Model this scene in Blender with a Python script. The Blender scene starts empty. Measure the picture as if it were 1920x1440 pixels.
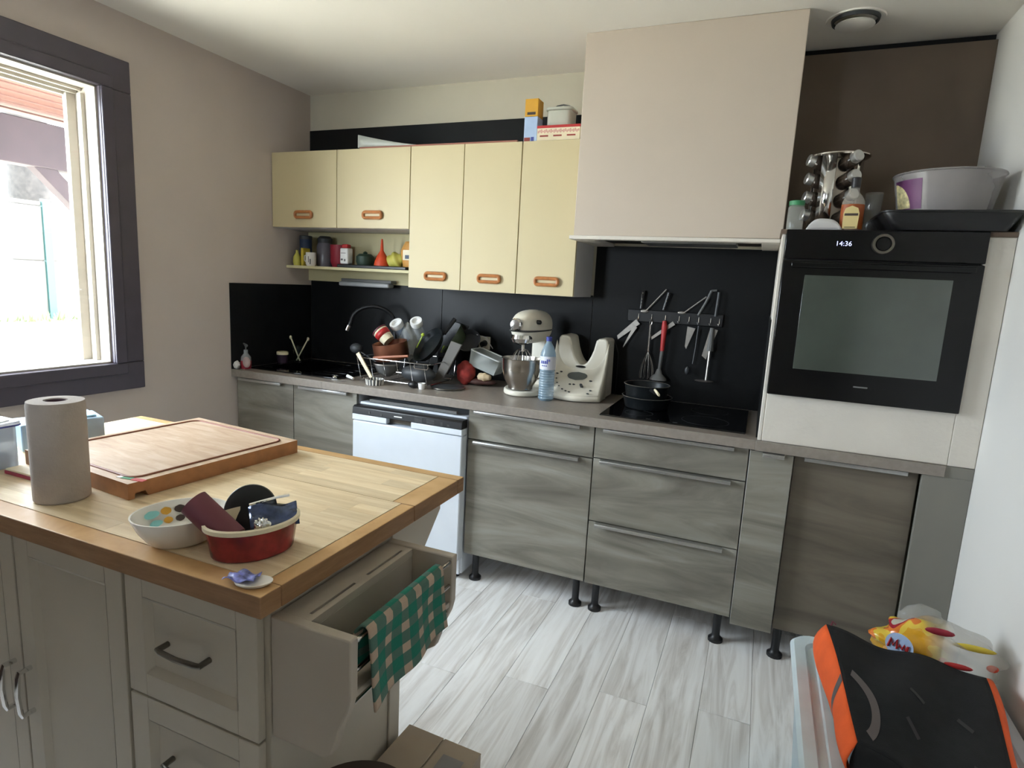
import bpy, bmesh, math, random
from math import sin, cos, pi, radians as R
from mathutils import Vector, Matrix
random.seed(7)
S = bpy.context.scene
C = S.collection

# ---------------------------------------------------------------- camera
def cam_setup():
    yaw, pitch, roll, f = -0.3891, -0.1654, 0.0519, 1121.4
    F = Vector((sin(yaw)*cos(pitch), cos(yaw)*cos(pitch), sin(pitch)))
    r = Vector((cos(yaw), -sin(yaw), 0)); u = r.cross(F)
    r2 = cos(roll)*r + sin(roll)*u; u2 = -sin(roll)*r + cos(roll)*u
    m = Matrix((r2, u2, -F)).transposed().to_4x4()
    m.translation = (2.6587, -3.0489, 1.4378)
    cd = bpy.data.cameras.new('camera'); co = bpy.data.objects.new('camera', cd); C.objects.link(co)
    co.matrix_world = m
    cd.sensor_width = 36; cd.lens = f/1920*36; cd.clip_start = 0.05
    S.camera = co
cam_setup()
# ---------------------------------------------------------------- world, sun, exposure
W = bpy.data.worlds.new('sky'); S.world = W; W.use_nodes = True
bg = W.node_tree.nodes['Background']
bg.inputs[0].default_value = (0.80, 0.91, 1.0, 1); bg.inputs[1].default_value = 5.0
sun = bpy.data.lights.new('sun', 'SUN'); sun.energy = 8.0; sun.angle = R(3); sun.color = (1, .99, .97)
so = bpy.data.objects.new('sun', sun); C.objects.link(so)
so.rotation_euler = Vector((-.35, -.3, -.88)).to_track_quat('-Z', 'Y').to_euler()
def portal(loc, rot, sx, sy, name):
    l = bpy.data.lights.new(name, 'AREA'); l.shape = 'RECTANGLE'; l.size = sx; l.size_y = sy
    l.cycles.is_portal = True
    o = bpy.data.objects.new(name, l); C.objects.link(o); o.location = loc; o.rotation_euler = rot
portal((-.17, -1.87, 1.58), (0, R(-90), 0), 1.17, 1.17, 'window_daylight')
portal((.6, -5.17, 1.70), (R(90), 0, 0), .5, .7, 'rear_daylight')
S.view_settings.view_transform = 'Standard'; S.view_settings.look = 'None'
S.view_settings.gamma = 1; S.view_settings.exposure = 2.6
try: S.view_settings.use_curve_mapping = False
except Exception: pass
S.cycles.use_denoising = True
S.cycles.max_bounces = 12; S.cycles.diffuse_bounces = 7; S.cycles.glossy_bounces = 4
S.cycles.transparent_max_bounces = 16; S.cycles.transmission_bounces = 8
S.cycles.caustics_reflective = False; S.cycles.caustics_refractive = False
S.cycles.sample_clamp_indirect = 6

# ---------------------------------------------------------------- materials
def lin(c):
    r = []
    for v in c[:3]:
        v /= 255
        r.append(v/12.92 if v <= .04045 else ((v+.055)/1.055)**2.4)
    return (*r, 1)
def newmat(name):
    m = bpy.data.materials.new(name); m.use_nodes = True
    return m, m.node_tree, m.node_tree.nodes['Principled BSDF']
def mat(name, col, rough=.5, metal=0, var=.06, scale=12, bump=0, bscale=200, alpha=1, spec=.5, trans=0, coat=0):
    m, t, p = newmat(name); n = t.nodes; l = t.links
    c = lin(col)
    tc = n.new('ShaderNodeTexCoord'); nz = n.new('ShaderNodeTexNoise'); nz.inputs['Scale'].default_value = scale
    nz.inputs['Detail'].default_value = 4
    l.new(tc.outputs['Object'], nz.inputs['Vector'])
    cr = n.new('ShaderNodeValToRGB'); cr.color_ramp.elements[0].position = .3; cr.color_ramp.elements[1].position = .7
    cr.color_ramp.elements[0].color = tuple(v*(1-var) for v in c[:3])+(1,)
    cr.color_ramp.elements[1].color = tuple(min(1, v*(1+var)) for v in c[:3])+(1,)
    l.new(nz.outputs['Fac'], cr.inputs[0]); l.new(cr.outputs[0], p.inputs['Base Color'])
    p.inputs['Roughness'].default_value = rough; p.inputs['Metallic'].default_value = metal
    p.inputs['Alpha'].default_value = alpha; p.inputs['Specular IOR Level'].default_value = spec
    p.inputs['Transmission Weight'].default_value = trans
    p.inputs['Coat Weight'].default_value = coat
    if bump:
        b = n.new('ShaderNodeTexNoise'); b.inputs['Scale'].default_value = bscale; b.inputs['Detail'].default_value = 3
        l.new(tc.outputs['Object'], b.inputs['Vector'])
        bn = n.new('ShaderNodeBump'); bn.inputs['Strength'].default_value = bump; bn.inputs['Distance'].default_value = .002
        l.new(b.outputs['Fac'], bn.inputs['Height']); l.new(bn.outputs[0], p.inputs['Normal'])
    return m
def wood(name, cols, sc, rough=.45, rnd=.12, detail=7, dist=.6, bump=.15, shift=True, band=None, stops=None):
    """grain stretched along one axis; a random value per object shifts tone and place"""
    m, t, p = newmat(name); n = t.nodes; l = t.links
    tc = n.new('ShaderNodeTexCoord'); oi = n.new('ShaderNodeObjectInfo')
    mp = n.new('ShaderNodeMapping'); mp.inputs['Scale'].default_value = sc
    l.new(tc.outputs['Object'], mp.inputs['Vector'])
    if shift:
        cx = n.new('ShaderNodeCombineXYZ'); mu = n.new('ShaderNodeMath'); mu.operation = 'MULTIPLY'; mu.inputs[1].default_value = 37
        l.new(oi.outputs['Random'], mu.inputs[0]); l.new(mu.outputs[0], cx.inputs[0]); l.new(mu.outputs[0], cx.inputs[1]); l.new(mu.outputs[0], cx.inputs[2])
        l.new(cx.outputs[0], mp.inputs['Location'])
    nz = n.new('ShaderNodeTexNoise'); nz.inputs['Scale'].default_value = 1; nz.inputs['Detail'].default_value = detail
    nz.inputs['Distortion'].default_value = dist; nz.inputs['Roughness'].default_value = .6
    l.new(mp.outputs[0], nz.inputs['Vector'])
    cr = n.new('ShaderNodeValToRGB'); e = cr.color_ramp.elements
    k = len(cols); stops = stops or [.3+.4*i/(k-1) for i in range(k)]
    e[0].position = stops[0]; e[0].color = lin(cols[0]); e[1].position = stops[-1]; e[1].color = lin(cols[-1])
    for i in range(1, k-1):
        q = e.new(stops[i]); q.color = lin(cols[i])
    l.new(nz.outputs['Fac'], cr.inputs[0])
    hs = n.new('ShaderNodeHueSaturation')
    mr = n.new('ShaderNodeMapRange'); mr.inputs[3].default_value = 1-rnd; mr.inputs[4].default_value = 1+rnd
    l.new(oi.outputs['Random'], mr.inputs[0]); l.new(mr.outputs[0], hs.inputs['Value']); l.new(cr.outputs[0], hs.inputs['Color'])
    l.new(hs.outputs[0], p.inputs['Base Color']); p.inputs['Roughness'].default_value = rough
    if bump:
        bn = n.new('ShaderNodeBump'); bn.inputs['Strength'].default_value = bump; bn.inputs['Distance'].default_value = .001
        l.new(nz.outputs['Fac'], bn.inputs['Height']); l.new(bn.outputs[0], p.inputs['Normal'])
    return m
def clearmat(name, col, alpha=.25, rough=.08, spec=.5):
    return mat(name, col, rough, 0, .03, 8, 0, alpha=alpha, spec=spec)
def glassmat(name, tint=(1, 1, 1), edge=.08):
    m, t, p = newmat(name); n = t.nodes; l = t.links; n.remove(p)
    out = [q for q in n if q.type == 'OUTPUT_MATERIAL'][0]
    a = n.new('ShaderNodeBsdfTransparent'); a.inputs[0].default_value = (*tint, 1)
    g = n.new('ShaderNodeBsdfGlossy'); g.inputs['Roughness'].default_value = .02
    lw = n.new('ShaderNodeLayerWeight'); lw.inputs[0].default_value = .5     # Schlick's curve, the same from both sides of a thin pane
    pw = n.new('ShaderNodeMath'); pw.operation = 'POWER'; pw.inputs[1].default_value = 5; l.new(lw.outputs['Facing'], pw.inputs[0])
    fr = n.new('ShaderNodeMath'); fr.operation = 'MULTIPLY_ADD'; fr.inputs[1].default_value = .95; fr.inputs[2].default_value = .03; l.new(pw.outputs[0], fr.inputs[0])
    mx = n.new('ShaderNodeMixShader'); l.new(fr.outputs[0], mx.inputs[0]); l.new(a.outputs[0], mx.inputs[1]); l.new(g.outputs[0], mx.inputs[2])
    l.new(mx.outputs[0], out.inputs[0]); return m
def emis(name, col, s):
    m, t, p = newmat(name); p.inputs['Emission Color'].default_value = lin(col); p.inputs['Emission Strength'].default_value = s
    p.inputs['Base Color'].default_value = (0, 0, 0, 1); return m
M = {}
M['wall_taupe'] = mat('wall_taupe_paint', (190, 179, 172), .9, var=.03, scale=3, bump=.15, bscale=400)
M['wall_grege'] = mat('wall_greige_paint', (196, 190, 172), .9, var=.03, scale=3, bump=.12, bscale=400)
M['wall_white'] = mat('wall_white_paint', (216, 214, 210), .85, var=.02, scale=2, bump=.12, bscale=300)
M['ceiling'] = mat('ceiling_paint', (232, 228, 220), .95, var=.02, scale=2, bump=.1, bscale=300)
M['hood_paint'] = mat('hood_board_paint', (194, 181, 167), .7, var=.025, scale=3, bump=.08, bscale=120)
M['plaster'] = mat('rough_white_plaster', (212, 206, 196), .85, var=.03, scale=9, bump=.5, bscale=60)
M['niche'] = mat('niche_grey_board', (108, 94, 81), .8, var=.12, scale=3, bump=.1)
M['splash'] = mat('black_splash_laminate', (20, 21, 22), .40, var=.12, scale=4, spec=.2, bump=.05, bscale=90)
M['worktop'] = mat('grey_worktop_laminate', (138, 129, 120), .38, var=.10, scale=60, bump=.05)
M['cream'] = mat('cream_door_laminate', (198, 184, 146), .5, var=.015, scale=3, bump=.05, bscale=300)
M['creamdull'] = mat('pale_yellow_board', (208, 200, 158), .6, var=.04)
M['carcass'] = mat('white_carcass_board', (200, 198, 198), .6, var=.02)
M['handlewood'] = mat('orange_beech_handle', (176, 112, 62), .4, var=.15, scale=60)
M['laminate'] = wood('grey_oak_front', [(98, 93, 83), (130, 126, 115), (156, 153, 143)], (1.6, 6, 9), .5, .04, dist=.9, bump=.1)
M['laminate_shaded'] = wood('grey_oak_front_shaded', [(86, 78, 68), (108, 99, 86), (120, 112, 99)], (1.6, 6, 9), .5, .03, dist=.9, bump=.1)  # same oak front with the end cabinet's shade put into its colour
M['alu'] = mat('brushed_aluminium', (190, 190, 188), .3, .9, var=.05, scale=80)
M['chrome'] = mat('chrome', (225, 225, 225), .1, 1, var=.02)
M['steel'] = mat('stainless_steel', (190, 184, 176), .2, 1, var=.04, scale=30)
M['brushed'] = mat('dull_blade_steel', (170, 165, 158), .38, .85, var=.08, scale=60)
M['nickel'] = mat('dark_nickel_handle', (120, 115, 106), .3, .9, var=.06)
M['blackplastic'] = mat('black_plastic', (20, 20, 22), .4, var=.2)
M['blackgloss'] = mat('black_gloss_glass', (8, 8, 10), .06, var=.2, spec=.6)
M['ovenglass'] = mat('oven_glass_with_reflection', (62, 70, 64), .05, var=.12, scale=5, spec=.9, coat=.6)  # grey-green base colour stands in for the room reflected in the glass
M['ovenblack'] = mat('oven_black_enamel_glass', (10, 10, 11), .16, var=.2, spec=.35)
M['darkpan'] = mat('dark_nonstick_metal', (24, 28, 31), .35, .35, var=.15)
M['darkgrey'] = mat('dark_grey_plastic', (58, 60, 62), .5, var=.15)
M['midgrey'] = mat('mid_grey_plastic', (105, 105, 103), .55, var=.1)
M['gapshadow'] = mat('gap_shadow_tone', (30, 28, 27), .9)
M['white'] = mat('white_plastic', (232, 232, 230), .35, var=.02)
M['dwwhite'] = mat('dishwasher_white_enamel', (214, 220, 228), .3, var=.015)
M['ivory'] = mat('ivory_plastic', (222, 217, 203), .38, var=.04)
M['island'] = mat('island_white_paint', (184, 176, 162), .5, var=.03, scale=5, bump=.05, bscale=80)
M['rack_shaded'] = mat('rack_shaded_white_paint', (168, 158, 145), .5, var=.03, scale=5)  # the island's own paint, toned down for the shade on the rack
M['blocktop'] = wood('butcher_block_stave', [(206, 182, 144), (220, 198, 162), (232, 214, 182)], (5, 60, 30), .38, .10, dist=.3, bump=.08)
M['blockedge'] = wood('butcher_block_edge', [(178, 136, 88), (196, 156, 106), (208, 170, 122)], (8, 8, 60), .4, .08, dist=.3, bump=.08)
M['blockside_shaded'] = wood('butcher_block_shaded_side', [(122, 89, 57), (140, 104, 70), (154, 118, 84)], (8, 8, 60), .45, .08, dist=.3, bump=.08)  # darker copy of the edge wood, shade painted on the upright faces
M['board'] = wood('cutting_board_wood', [(168, 138, 112), (184, 158, 132), (196, 174, 152)], (8, 40, 30), .5, .05, dist=.4, bump=.08)
M['boardgroove'] = mat('cutting_board_groove', (128, 74, 50), .6)
M['plank'] = wood('white_oak_floor_plank', [(186, 181, 176), (218, 215, 212), (238, 237, 236), (247, 247, 247)], (22, 1.6, 1), .42, .07, dist=1.2, bump=.1, stops=[.25, .42, .55, .72])
M['plank'].node_tree.nodes['Principled BSDF'].inputs['Specular IOR Level'].default_value = .4
M['winframe'] = mat('aubergine_paint_with_glare', (74, 68, 78), .4, var=.08)  # dark frame paint, lifted so the colour carries the window glare
M['jamb'] = mat('white_window_jamb', (186, 179, 168), .6, var=.06, scale=20)
M['glass'] = glassmat('window_pane_glass')
M['clearglass'] = glassmat('clear_glass', (.9, .93, .92))
M['clearplastic'] = clearmat('clear_plastic', (210, 214, 216), .38, .15)
M['bluplastic'] = clearmat('pale_blue_translucent_plastic', (190, 212, 222), .72, .3)
M['bluelidbox'] = clearmat('clear_blue_box_plastic', (190, 214, 240), .8, .2)
M['paper'] = mat('paper_towel', (170, 161, 154), .95, var=.03, scale=30, bump=.6, bscale=130)
M['card'] = mat('grey_cardboard', (168, 154, 138), .85, var=.05)
M['porch'] = mat('porch_ceiling_board', (92, 58, 46), .7, var=.12, scale=10)
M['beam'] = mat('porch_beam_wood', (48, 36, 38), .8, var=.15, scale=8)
M['fence'] = mat('darkened_fence_panel', (76, 75, 70), .9, var=.04, scale=6)  # pale panels given a darkened base colour so bright daylight doesn't clip them
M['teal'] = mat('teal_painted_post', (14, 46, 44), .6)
M['ground'] = mat('leaf_strewn_ground', (190, 186, 172), .95, var=.3, scale=5, bump=1, bscale=25)
M['grass'] = mat('dry_green_grass', (62, 76, 42), .9, var=.4, scale=20)
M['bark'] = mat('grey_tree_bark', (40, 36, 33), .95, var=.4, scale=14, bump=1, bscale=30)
M['render'] = mat('outside_render', (200, 190, 176), .9)
for nm, c in dict(red=(178, 40, 40), crimson=(150, 34, 52), orange=(214, 74, 36), yellow=(206, 182, 60), paleyellow=(190, 184, 84),
                  tin=(214, 160, 50), skyblue=(150, 190, 214), softblue=(168, 190, 222), tealgrey=(130, 160, 166), blue=(60, 70, 150), navy=(40, 56, 84), green=(52, 128, 84),
                  lime=(168, 190, 60), burgundy=(104, 46, 56), cream2=(226, 214, 184), tan=(200, 160, 110), brown=(64, 50, 43),
                  purple=(100, 50, 96), copper=(160, 100, 74), amber=(150, 72, 20), pink=(206, 150, 140), hiviz=(226, 96, 40), greycloth=(86, 78, 76),
                  darkgreen=(46, 66, 52), brick=(150, 60, 50), magenta=(150, 50, 76), chip=(206, 150, 76)).items():
    M[nm] = mat('paint_'+nm, c, .5, var=.06, scale=20)
M['blackcloth'] = mat('black_cloth', (14, 14, 15), .95, var=.3, scale=40, bump=.4, bscale=500)
M['hiviz'] = mat('orange_cloth', (226, 92, 36), .85, var=.08, scale=20, bump=.3, bscale=400)
M['ceramic'] = mat('white_ceramic', (228, 224, 216), .15, var=.02)
M['redceramic'] = mat('red_flowered_dish', (128, 36, 38), .25, var=.45, scale=28)
M['display'] = emis('lit_display', (190, 200, 255), .35)

# ---------------------------------------------------------------- mesh builder
class B:
    def __init__(s): s.v = []; s.f = []; s.mi = []; s.cur = 0; s.M = None
    def add(s, vs, fs):
        k = len(s.v)
        if s.M is not None: vs = [s.M @ Vector(v) for v in vs]
        s.v += [tuple(v) for v in vs]
        for f in fs: s.f.append([i+k for i in f]); s.mi.append(s.cur)
        return s
    def mt(s, i): s.cur = i; return s
    def box(s, x0, x1, y0, y1, z0, z1):
        return s.add([(x0, y0, z0), (x1, y0, z0), (x1, y1, z0), (x0, y1, z0), (x0, y0, z1), (x1, y0, z1), (x1, y1, z1), (x0, y1, z1)],
                     [(0, 3, 2, 1), (4, 5, 6, 7), (0, 1, 5, 4), (1, 2, 6, 5), (2, 3, 7, 6), (3, 0, 4, 7)])
    def lathe(s, prof, c=(0, 0, 0), seg=32, sx=1, sy=1, cap0=True, cap1=True):
        vs = []; fs = []
        for r, z in prof:
            for i in range(seg):
                a = 2*pi*i/seg; vs.append((c[0]+r*cos(a)*sx, c[1]+r*sin(a)*sy, c[2]+z))
        for j in range(len(prof)-1):
            for i in range(seg):
                i2 = (i+1) % seg
                fs.append((j*seg+i, j*seg+i2, (j+1)*seg+i2, (j+1)*seg+i))
        if cap0: fs.append(tuple(reversed(range(seg))))
        if cap1: fs.append(tuple((len(prof)-1)*seg+i for i in range(seg)))
        return s.add(vs, fs)
    def prism(s, poly, axis, a, b):
        def P(u, w, t): return {'x': (t, u, w), 'y': (u, t, w), 'z': (u, w, t)}[axis]
        n = len(poly)
        vs = [P(u, w, a) for u, w in poly]+[P(u, w, b) for u, w in poly]
        fs = [tuple(range(n)), tuple(reversed(range(n, 2*n)))]+[(i, i+n, (i+1) % n+n, (i+1) % n) for i in range(n)]
        return s.add(vs, fs)
    def tube(s, pts, r, seg=8, closed=False, caps=True):
        pts = [Vector(p) for p in pts]; n = len(pts); rr = r if isinstance(r, (list, tuple)) else [r]*n
        vs = []; fs = []; up = None
        for i, p in enumerate(pts):
            if closed: t = pts[(i+1) % n]-pts[i-1]
            else: t = pts[min(i+1, n-1)]-pts[max(i-1, 0)]
            t.normalize()
            if up is None:
                up = Vector((0, 0, 1)) if abs(t.z) < .9 else Vector((1, 0, 0))
            u = up-t*up.dot(t)
            if u.length < 1e-5: u = t.orthogonal()
            u.normalize(); w = t.cross(u); up = u
            for k in range(seg):
                a = 2*pi*k/seg; vs.append(p+(u*cos(a)+w*sin(a))*rr[i])
        m = n if closed else n-1
        for i in range(m):
            for k in range(seg):
                i2 = (i+1) % n; k2 = (k+1) % seg
                fs.append((i*seg+k, i*seg+k2, i2*seg+k2, i2*seg+k))
        if caps and not closed:
            fs.append(tuple(reversed(range(seg)))); fs.append(tuple((n-1)*seg+k for k in range(seg)))
        return s.add(vs, fs)
    def ell(s, c, r, seg=24, rings=14, fn=None):
        prof = []
        vs = []; fs = []
        for j in range(rings+1):
            th = pi*j/rings
            for i in range(seg):
                a = 2*pi*i/seg; d = Vector((sin(th)*cos(a), sin(th)*sin(a), cos(th)))
                k = fn(d) if fn else 1
                vs.append((c[0]+r[0]*d.x*k, c[1]+r[1]*d.y*k, c[2]+r[2]*d.z*k))
        for j in range(rings):
            for i in range(seg):
                i2 = (i+1) % seg
                fs.append((j*seg+i, (j+1)*seg+i, (j+1)*seg+i2, j*seg+i2))
        return s.add(vs, fs)
    def grid(s, fn, nu, nv):
        vs = [fn(i/nu, j/nv) for j in range(nv+1) for i in range(nu+1)]
        fs = [(j*(nu+1)+i, j*(nu+1)+i+1, (j+1)*(nu+1)+i+1, (j+1)*(nu+1)+i) for j in range(nv) for i in range(nu)]
        return s.add(vs, fs)

def tag(o, label=None, cat=None, group=None, kind=None):
    if label: o['label'] = label
    if cat: o['category'] = cat
    if group: o['group'] = group
    if kind: o['kind'] = kind
    return o
def wpos(o):
    p = Vector((0, 0, 0))
    while o: p += o.location; o = o.parent
    return p
def obj(name, b, m, parent=None, bevel=0, smooth=35, seg=2, solid=0, sub=0, loc=None, world=True):
    me = bpy.data.meshes.new(name)
    off = wpos(parent) if (parent and world) else Vector((0, 0, 0))
    if loc is not None: off = Vector(loc) if world else Vector((0, 0, 0))
    me.from_pydata([tuple(Vector(v)-off) for v in b.v], [], b.f); me.update()
    ms = m if isinstance(m, (list, tuple)) else [m]
    for q in ms: me.materials.append(M[q] if isinstance(q, str) else q)
    for p, i in zip(me.polygons, b.mi): p.material_index = min(i, len(ms)-1)
    bm = bmesh.new(); bm.from_mesh(me); bmesh.ops.recalc_face_normals(bm, faces=bm.faces); bm.to_mesh(me); bm.free()
    me.shade_smooth()
    me.set_sharp_from_angle(angle=R(smooth))
    o = bpy.data.objects.new(name, me); C.objects.link(o)
    if parent: o.parent = parent
    if loc is not None: o.location = Vector(loc)-wpos(parent) if parent and world else Vector(loc)
    if solid:
        k = o.modifiers.new('thick', 'SOLIDIFY'); k.thickness = solid; k.offset = 0
    if sub:
        k = o.modifiers.new('sub', 'SUBSURF'); k.levels = sub; k.render_levels = sub
    if bevel:
        k = o.modifiers.new('bevel', 'BEVEL'); k.width = bevel; k.segments = seg; k.limit_method = 'ANGLE'; k.angle_limit = R(40)
    return o
def empty(name, loc, label, cat, group=None):
    o = bpy.data.objects.new(name, None); o.empty_display_size = .05; C.objects.link(o); o.location = loc
    return tag(o, label, cat, group)
def box(name, d, m, parent=None, bevel=.002, **k):
    return obj(name, B().box(*d), m, parent, bevel, **k)
def text(name, body, size, loc, rot, m, parent, extrude=.0005, align='CENTER'):
    cu = bpy.data.curves.new(name, 'FONT'); cu.body = body; cu.size = size; cu.extrude = extrude; cu.align_x = align; cu.resolution_u = 3
    t = bpy.data.objects.new(name, cu); C.objects.link(t)
    bpy.context.view_layer.update()
    me = bpy.data.meshes.new_from_object(t.evaluated_get(bpy.context.evaluated_depsgraph_get()))
    bpy.data.objects.remove(t); bpy.data.curves.remove(cu)
    me.materials.clear(); me.materials.append(M[m] if isinstance(m, str) else m)
    o = bpy.data.objects.new(name, me); C.objects.link(o); o.parent = parent
    o.location = Vector(loc)-wpos(parent); o.rotation_euler = rot
    return o
def rrect(x0, x1, z0, z1, r, n=5):
    p = []
    for cx, cz, a0 in ((x1-r, z1-r, 0), (x0+r, z1-r, 90), (x0+r, z0+r, 180), (x1-r, z0+r, 270)):
        for i in range(n+1):
            a = R(a0+90*i/n); p.append((cx+r*cos(a), cz+r*sin(a)))
    return p
def struct(name, b, m, **k):
    return tag(obj(name, b, m, **k), kind='structure')

# ================================================================= SETTING
RW, CH, YB = 3.376, 2.492, -5.15      # room width, ceiling height, wall behind the camera
WY0, WY1, WZ0, WZ1 = -2.46, -1.285, .998, 2.163     # window opening in the left wall
wl = B().box(-.16, 0, YB, WY0, 0, CH).box(-.16, 0, WY1, 0, 0, CH).box(-.16, 0, WY0, WY1, 0, WZ0).box(-.16, 0, WY0, WY1, WZ1, CH)
struct('wall_left', wl, 'wall_taupe')
struct('wall_back', B().box(-.16, RW+.15, 0, .16, 0, CH), 'wall_grege')
struct('wall_right', B().box(RW, RW+.15, YB, 0, 0, CH), 'wall_white')
DX0, DX1, DZ0, DZ1 = .30, .90, 1.30, 2.10
struct('wall_front', B().box(-.16, DX0, YB-.16, YB, 0, CH).box(DX1, RW+.15, YB-.16, YB, 0, CH).box(DX0, DX1, YB-.16, YB, DZ1, CH).box(DX0, DX1, YB-.16, YB, 0, DZ0), 'wall_white')
struct('ceiling', B().box(-.16, RW+.15, YB-.16, .16, CH, CH+.12), 'ceiling')
fl = struct('floor', B().box(-.16, RW+.15, YB-.16, .16, -.06, -.012), 'card')
PW, PL = .17, 1.24
plm = None
x = 2.602-PW*16; col = 0
while x < RW:
    x0 = max(x, 0); x1 = min(x+PW, RW)
    if x1-x0 > .01:
        y = YB - ((col*.47+.15) % 1)*PL
        if col == 16: y = -1.03-4*PL
        while y < 0:
            y0 = max(y, YB); y1 = min(y+PL, 0)
            if y1-y0 > .02:
                pb = B().box(x0-x0+.0006, x1-x0-.0006, .0006, y1-y0-.0006, -.012, 0)
                o = obj('plank', pb, 'plank', fl, .0008, seg=1, world=False, loc=(x0, y0, 0))
            y += PL
    x += PW; col += 1
# window_1: casing, frame, jambs with the shutter rails, pane
w1 = tag(bpy.data.objects.new('window_1', None), kind='structure'); C.objects.link(w1); w1.location = (0, -1.87, WZ0)
OZ0, OZ1, OY0, OY1 = .873, 2.294, -2.60, -1.150
cas = B().box(.0, .022, OY0, OY1, WZ1, OZ1).box(.0, .022, OY0, OY1, OZ0, WZ0).box(.0, .022, OY0, WY0, WZ0, WZ1).box(.0, .022, WY1, OY1, WZ0, WZ1)
obj('window_casing', cas, 'winframe', w1, .004)
e = .016
obj('window_sash', B().box(.022, .034, WY0-.05, WY1+.05, WZ1, WZ1+.05).box(.022, .034, WY0-.05, WY1+.05, WZ0-.05, WZ0).box(.022, .034, WY0-.05, WY0, WZ0, WZ1).box(.022, .034, WY1, WY1+.05, WZ0, WZ1), 'winframe', w1, .004)
jb = B()
jb.box(-.16, 0, WY1-.008, WY1, WZ0, WZ1).box(-.16, 0, WY0, WY0+.008, WZ0, WZ1).box(-.16, 0, WY0, WY1, WZ1-.008, WZ1).box(-.16, 0, WY0, WY1, WZ0, WZ0+.008)
obj('window_jamb', jb, 'jamb', w1, .001)
for k in range(3):
    box('shutter_rail', (-.155+k*.03, -.14+k*.03, WY0+.01, WY1-.01, WZ1-.04+k*.01, WZ1-.008), 'jamb', w1, .002)
for k in range(2):
    box('shutter_rail', (-.15+k*.06, -.125+k*.06, WY1-.045+k*.02, WY1-.008, WZ0+.01, WZ1-.03), 'jamb', w1, .002)
box('glass_pane', (-.012, -.006, WY0, WY1, WZ0, WZ1), 'glass', w1, 0)
# fill_window: unseen window added in the rear wall for fill daylight
w2 = tag(bpy.data.objects.new('fill_window', None), kind='structure'); C.objects.link(w2); w2.location = (.6, YB, DZ0)
for a, b_ in ((DX0, DX1),):
    fr = B().box(a, a+.06, YB-.09, YB-.04, DZ0, DZ1).box(b_-.06, b_, YB-.09, YB-.04, DZ0, DZ1).box(a+.06, b_-.06, YB-.09, YB-.04, DZ0, DZ0+.06).box(a+.06, b_-.06, YB-.09, YB-.04, DZ1-.06, DZ1)
    lf = obj('window_sash', fr, 'jamb', w2, .003)
    box('glass_pane', (a+.06, b_-.06, YB-.068, YB-.062, DZ0+.06, DZ1-.06), 'glass', lf, 0)
# black laminate splashbacks
sp = empty('splashback', (1.35, -.003, .9), 'black laminate splashback behind the worktop, running the whole wall', 'splashback')
for a, b_, z1 in ((.006, .951, 1.400), (.953, 1.838, 1.40), (1.84, 2.69, 1.652)):
    box('splashback_panel', (a, b_, -.006, 0, .90, z1), 'splash', sp, .0008)
tag(box('splashback', (0, .006, -.636, -.006, .90, 1.367), 'splash', None, .0008), 'black splashback panel on the taupe side wall left of the sink', 'splashback')
tag(box('splashback', (2.684, 2.69, -.59, -.006, .90, 1.354), 'splash', None, .0008), 'narrow black panel on the side of the white oven column', 'splashback')
tag(box('wall_band', (0, 1.846, -.006, 0, 2.09, 2.290), 'splash', None, .0008), 'black laminate band on the wall above the cream wall cabinets', 'wall panel')

# hood box
hb = empty('hood_box', (2.27, -.22, 1.66), 'white boxed-in extractor hood with a plain front, hanging between cabinets and oven column', 'extractor hood')
hbm = B().box(1.846, 2.695, -.44, -.415, 1.664, CH).box(1.846, 1.871, -.415, -.006, 1.664, CH).box(2.67, 2.695, -.415, -.051, 1.664, CH)
obj('front_board', hbm, 'hood_paint', hb, .003)
led = B().box(1.829, 2.689, -.452, -.40, 1.648, 1.664).box(1.829, 1.93, -.40, -.006, 1.648, 1.664).box(2.62, 2.689, -.40, -.006, 1.648, 1.664)
obj('bottom_ledge', led, 'plaster', hb, .003)
obj('hood_insert', B().box(1.93, 2.62, -.40, -.01, 1.665, 1.70), 'blackplastic', hb, .002)
obj('metal_filter', B().box(2.12, 2.52, -.30, -.09, 1.650, 1.664), 'alu', hb, .002)
# niche panel above oven column
tag(box('niche_panel', (2.696, RW, -.05, 0, 1.68, 2.462), 'niche', None, .002), 'dull dark grey panel at the back of the niche above the oven', 'wall panel')
tr = struct('gap_shade_strip', B().box(2.696, RW, -.012, -.001, 2.462, CH), 'gapshadow')  # dark strip that paints the shadow in the gap above the niche panel
# ceiling vent
cv = empty('ceiling_vent', (2.857, -.30, CH), 'round white air vent on the ceiling of the niche above the oven', 'vent')
obj('vent_ring', B().lathe([(.055, -.002), (.085, -.002), (.10, -.006), (.102, -.001), (.055, -.001)], (2.857, -.30, CH), 40, cap0=False, cap1=False), 'ceiling', cv)
obj('vent_throat', B().lathe([(.084, 0), (.080, -.014), (.074, -.014), (.074, 0)], (2.857, -.30, CH), 40, cap0=False, cap1=False), 'darkgrey', cv)
obj('vent_disc', B().lathe([(.030, -.012), (.066, -.020), (.068, -.024), (.05, -.030), (.001, -.034)], (2.857, -.30, CH), 40), 'ceiling', cv)

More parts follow.
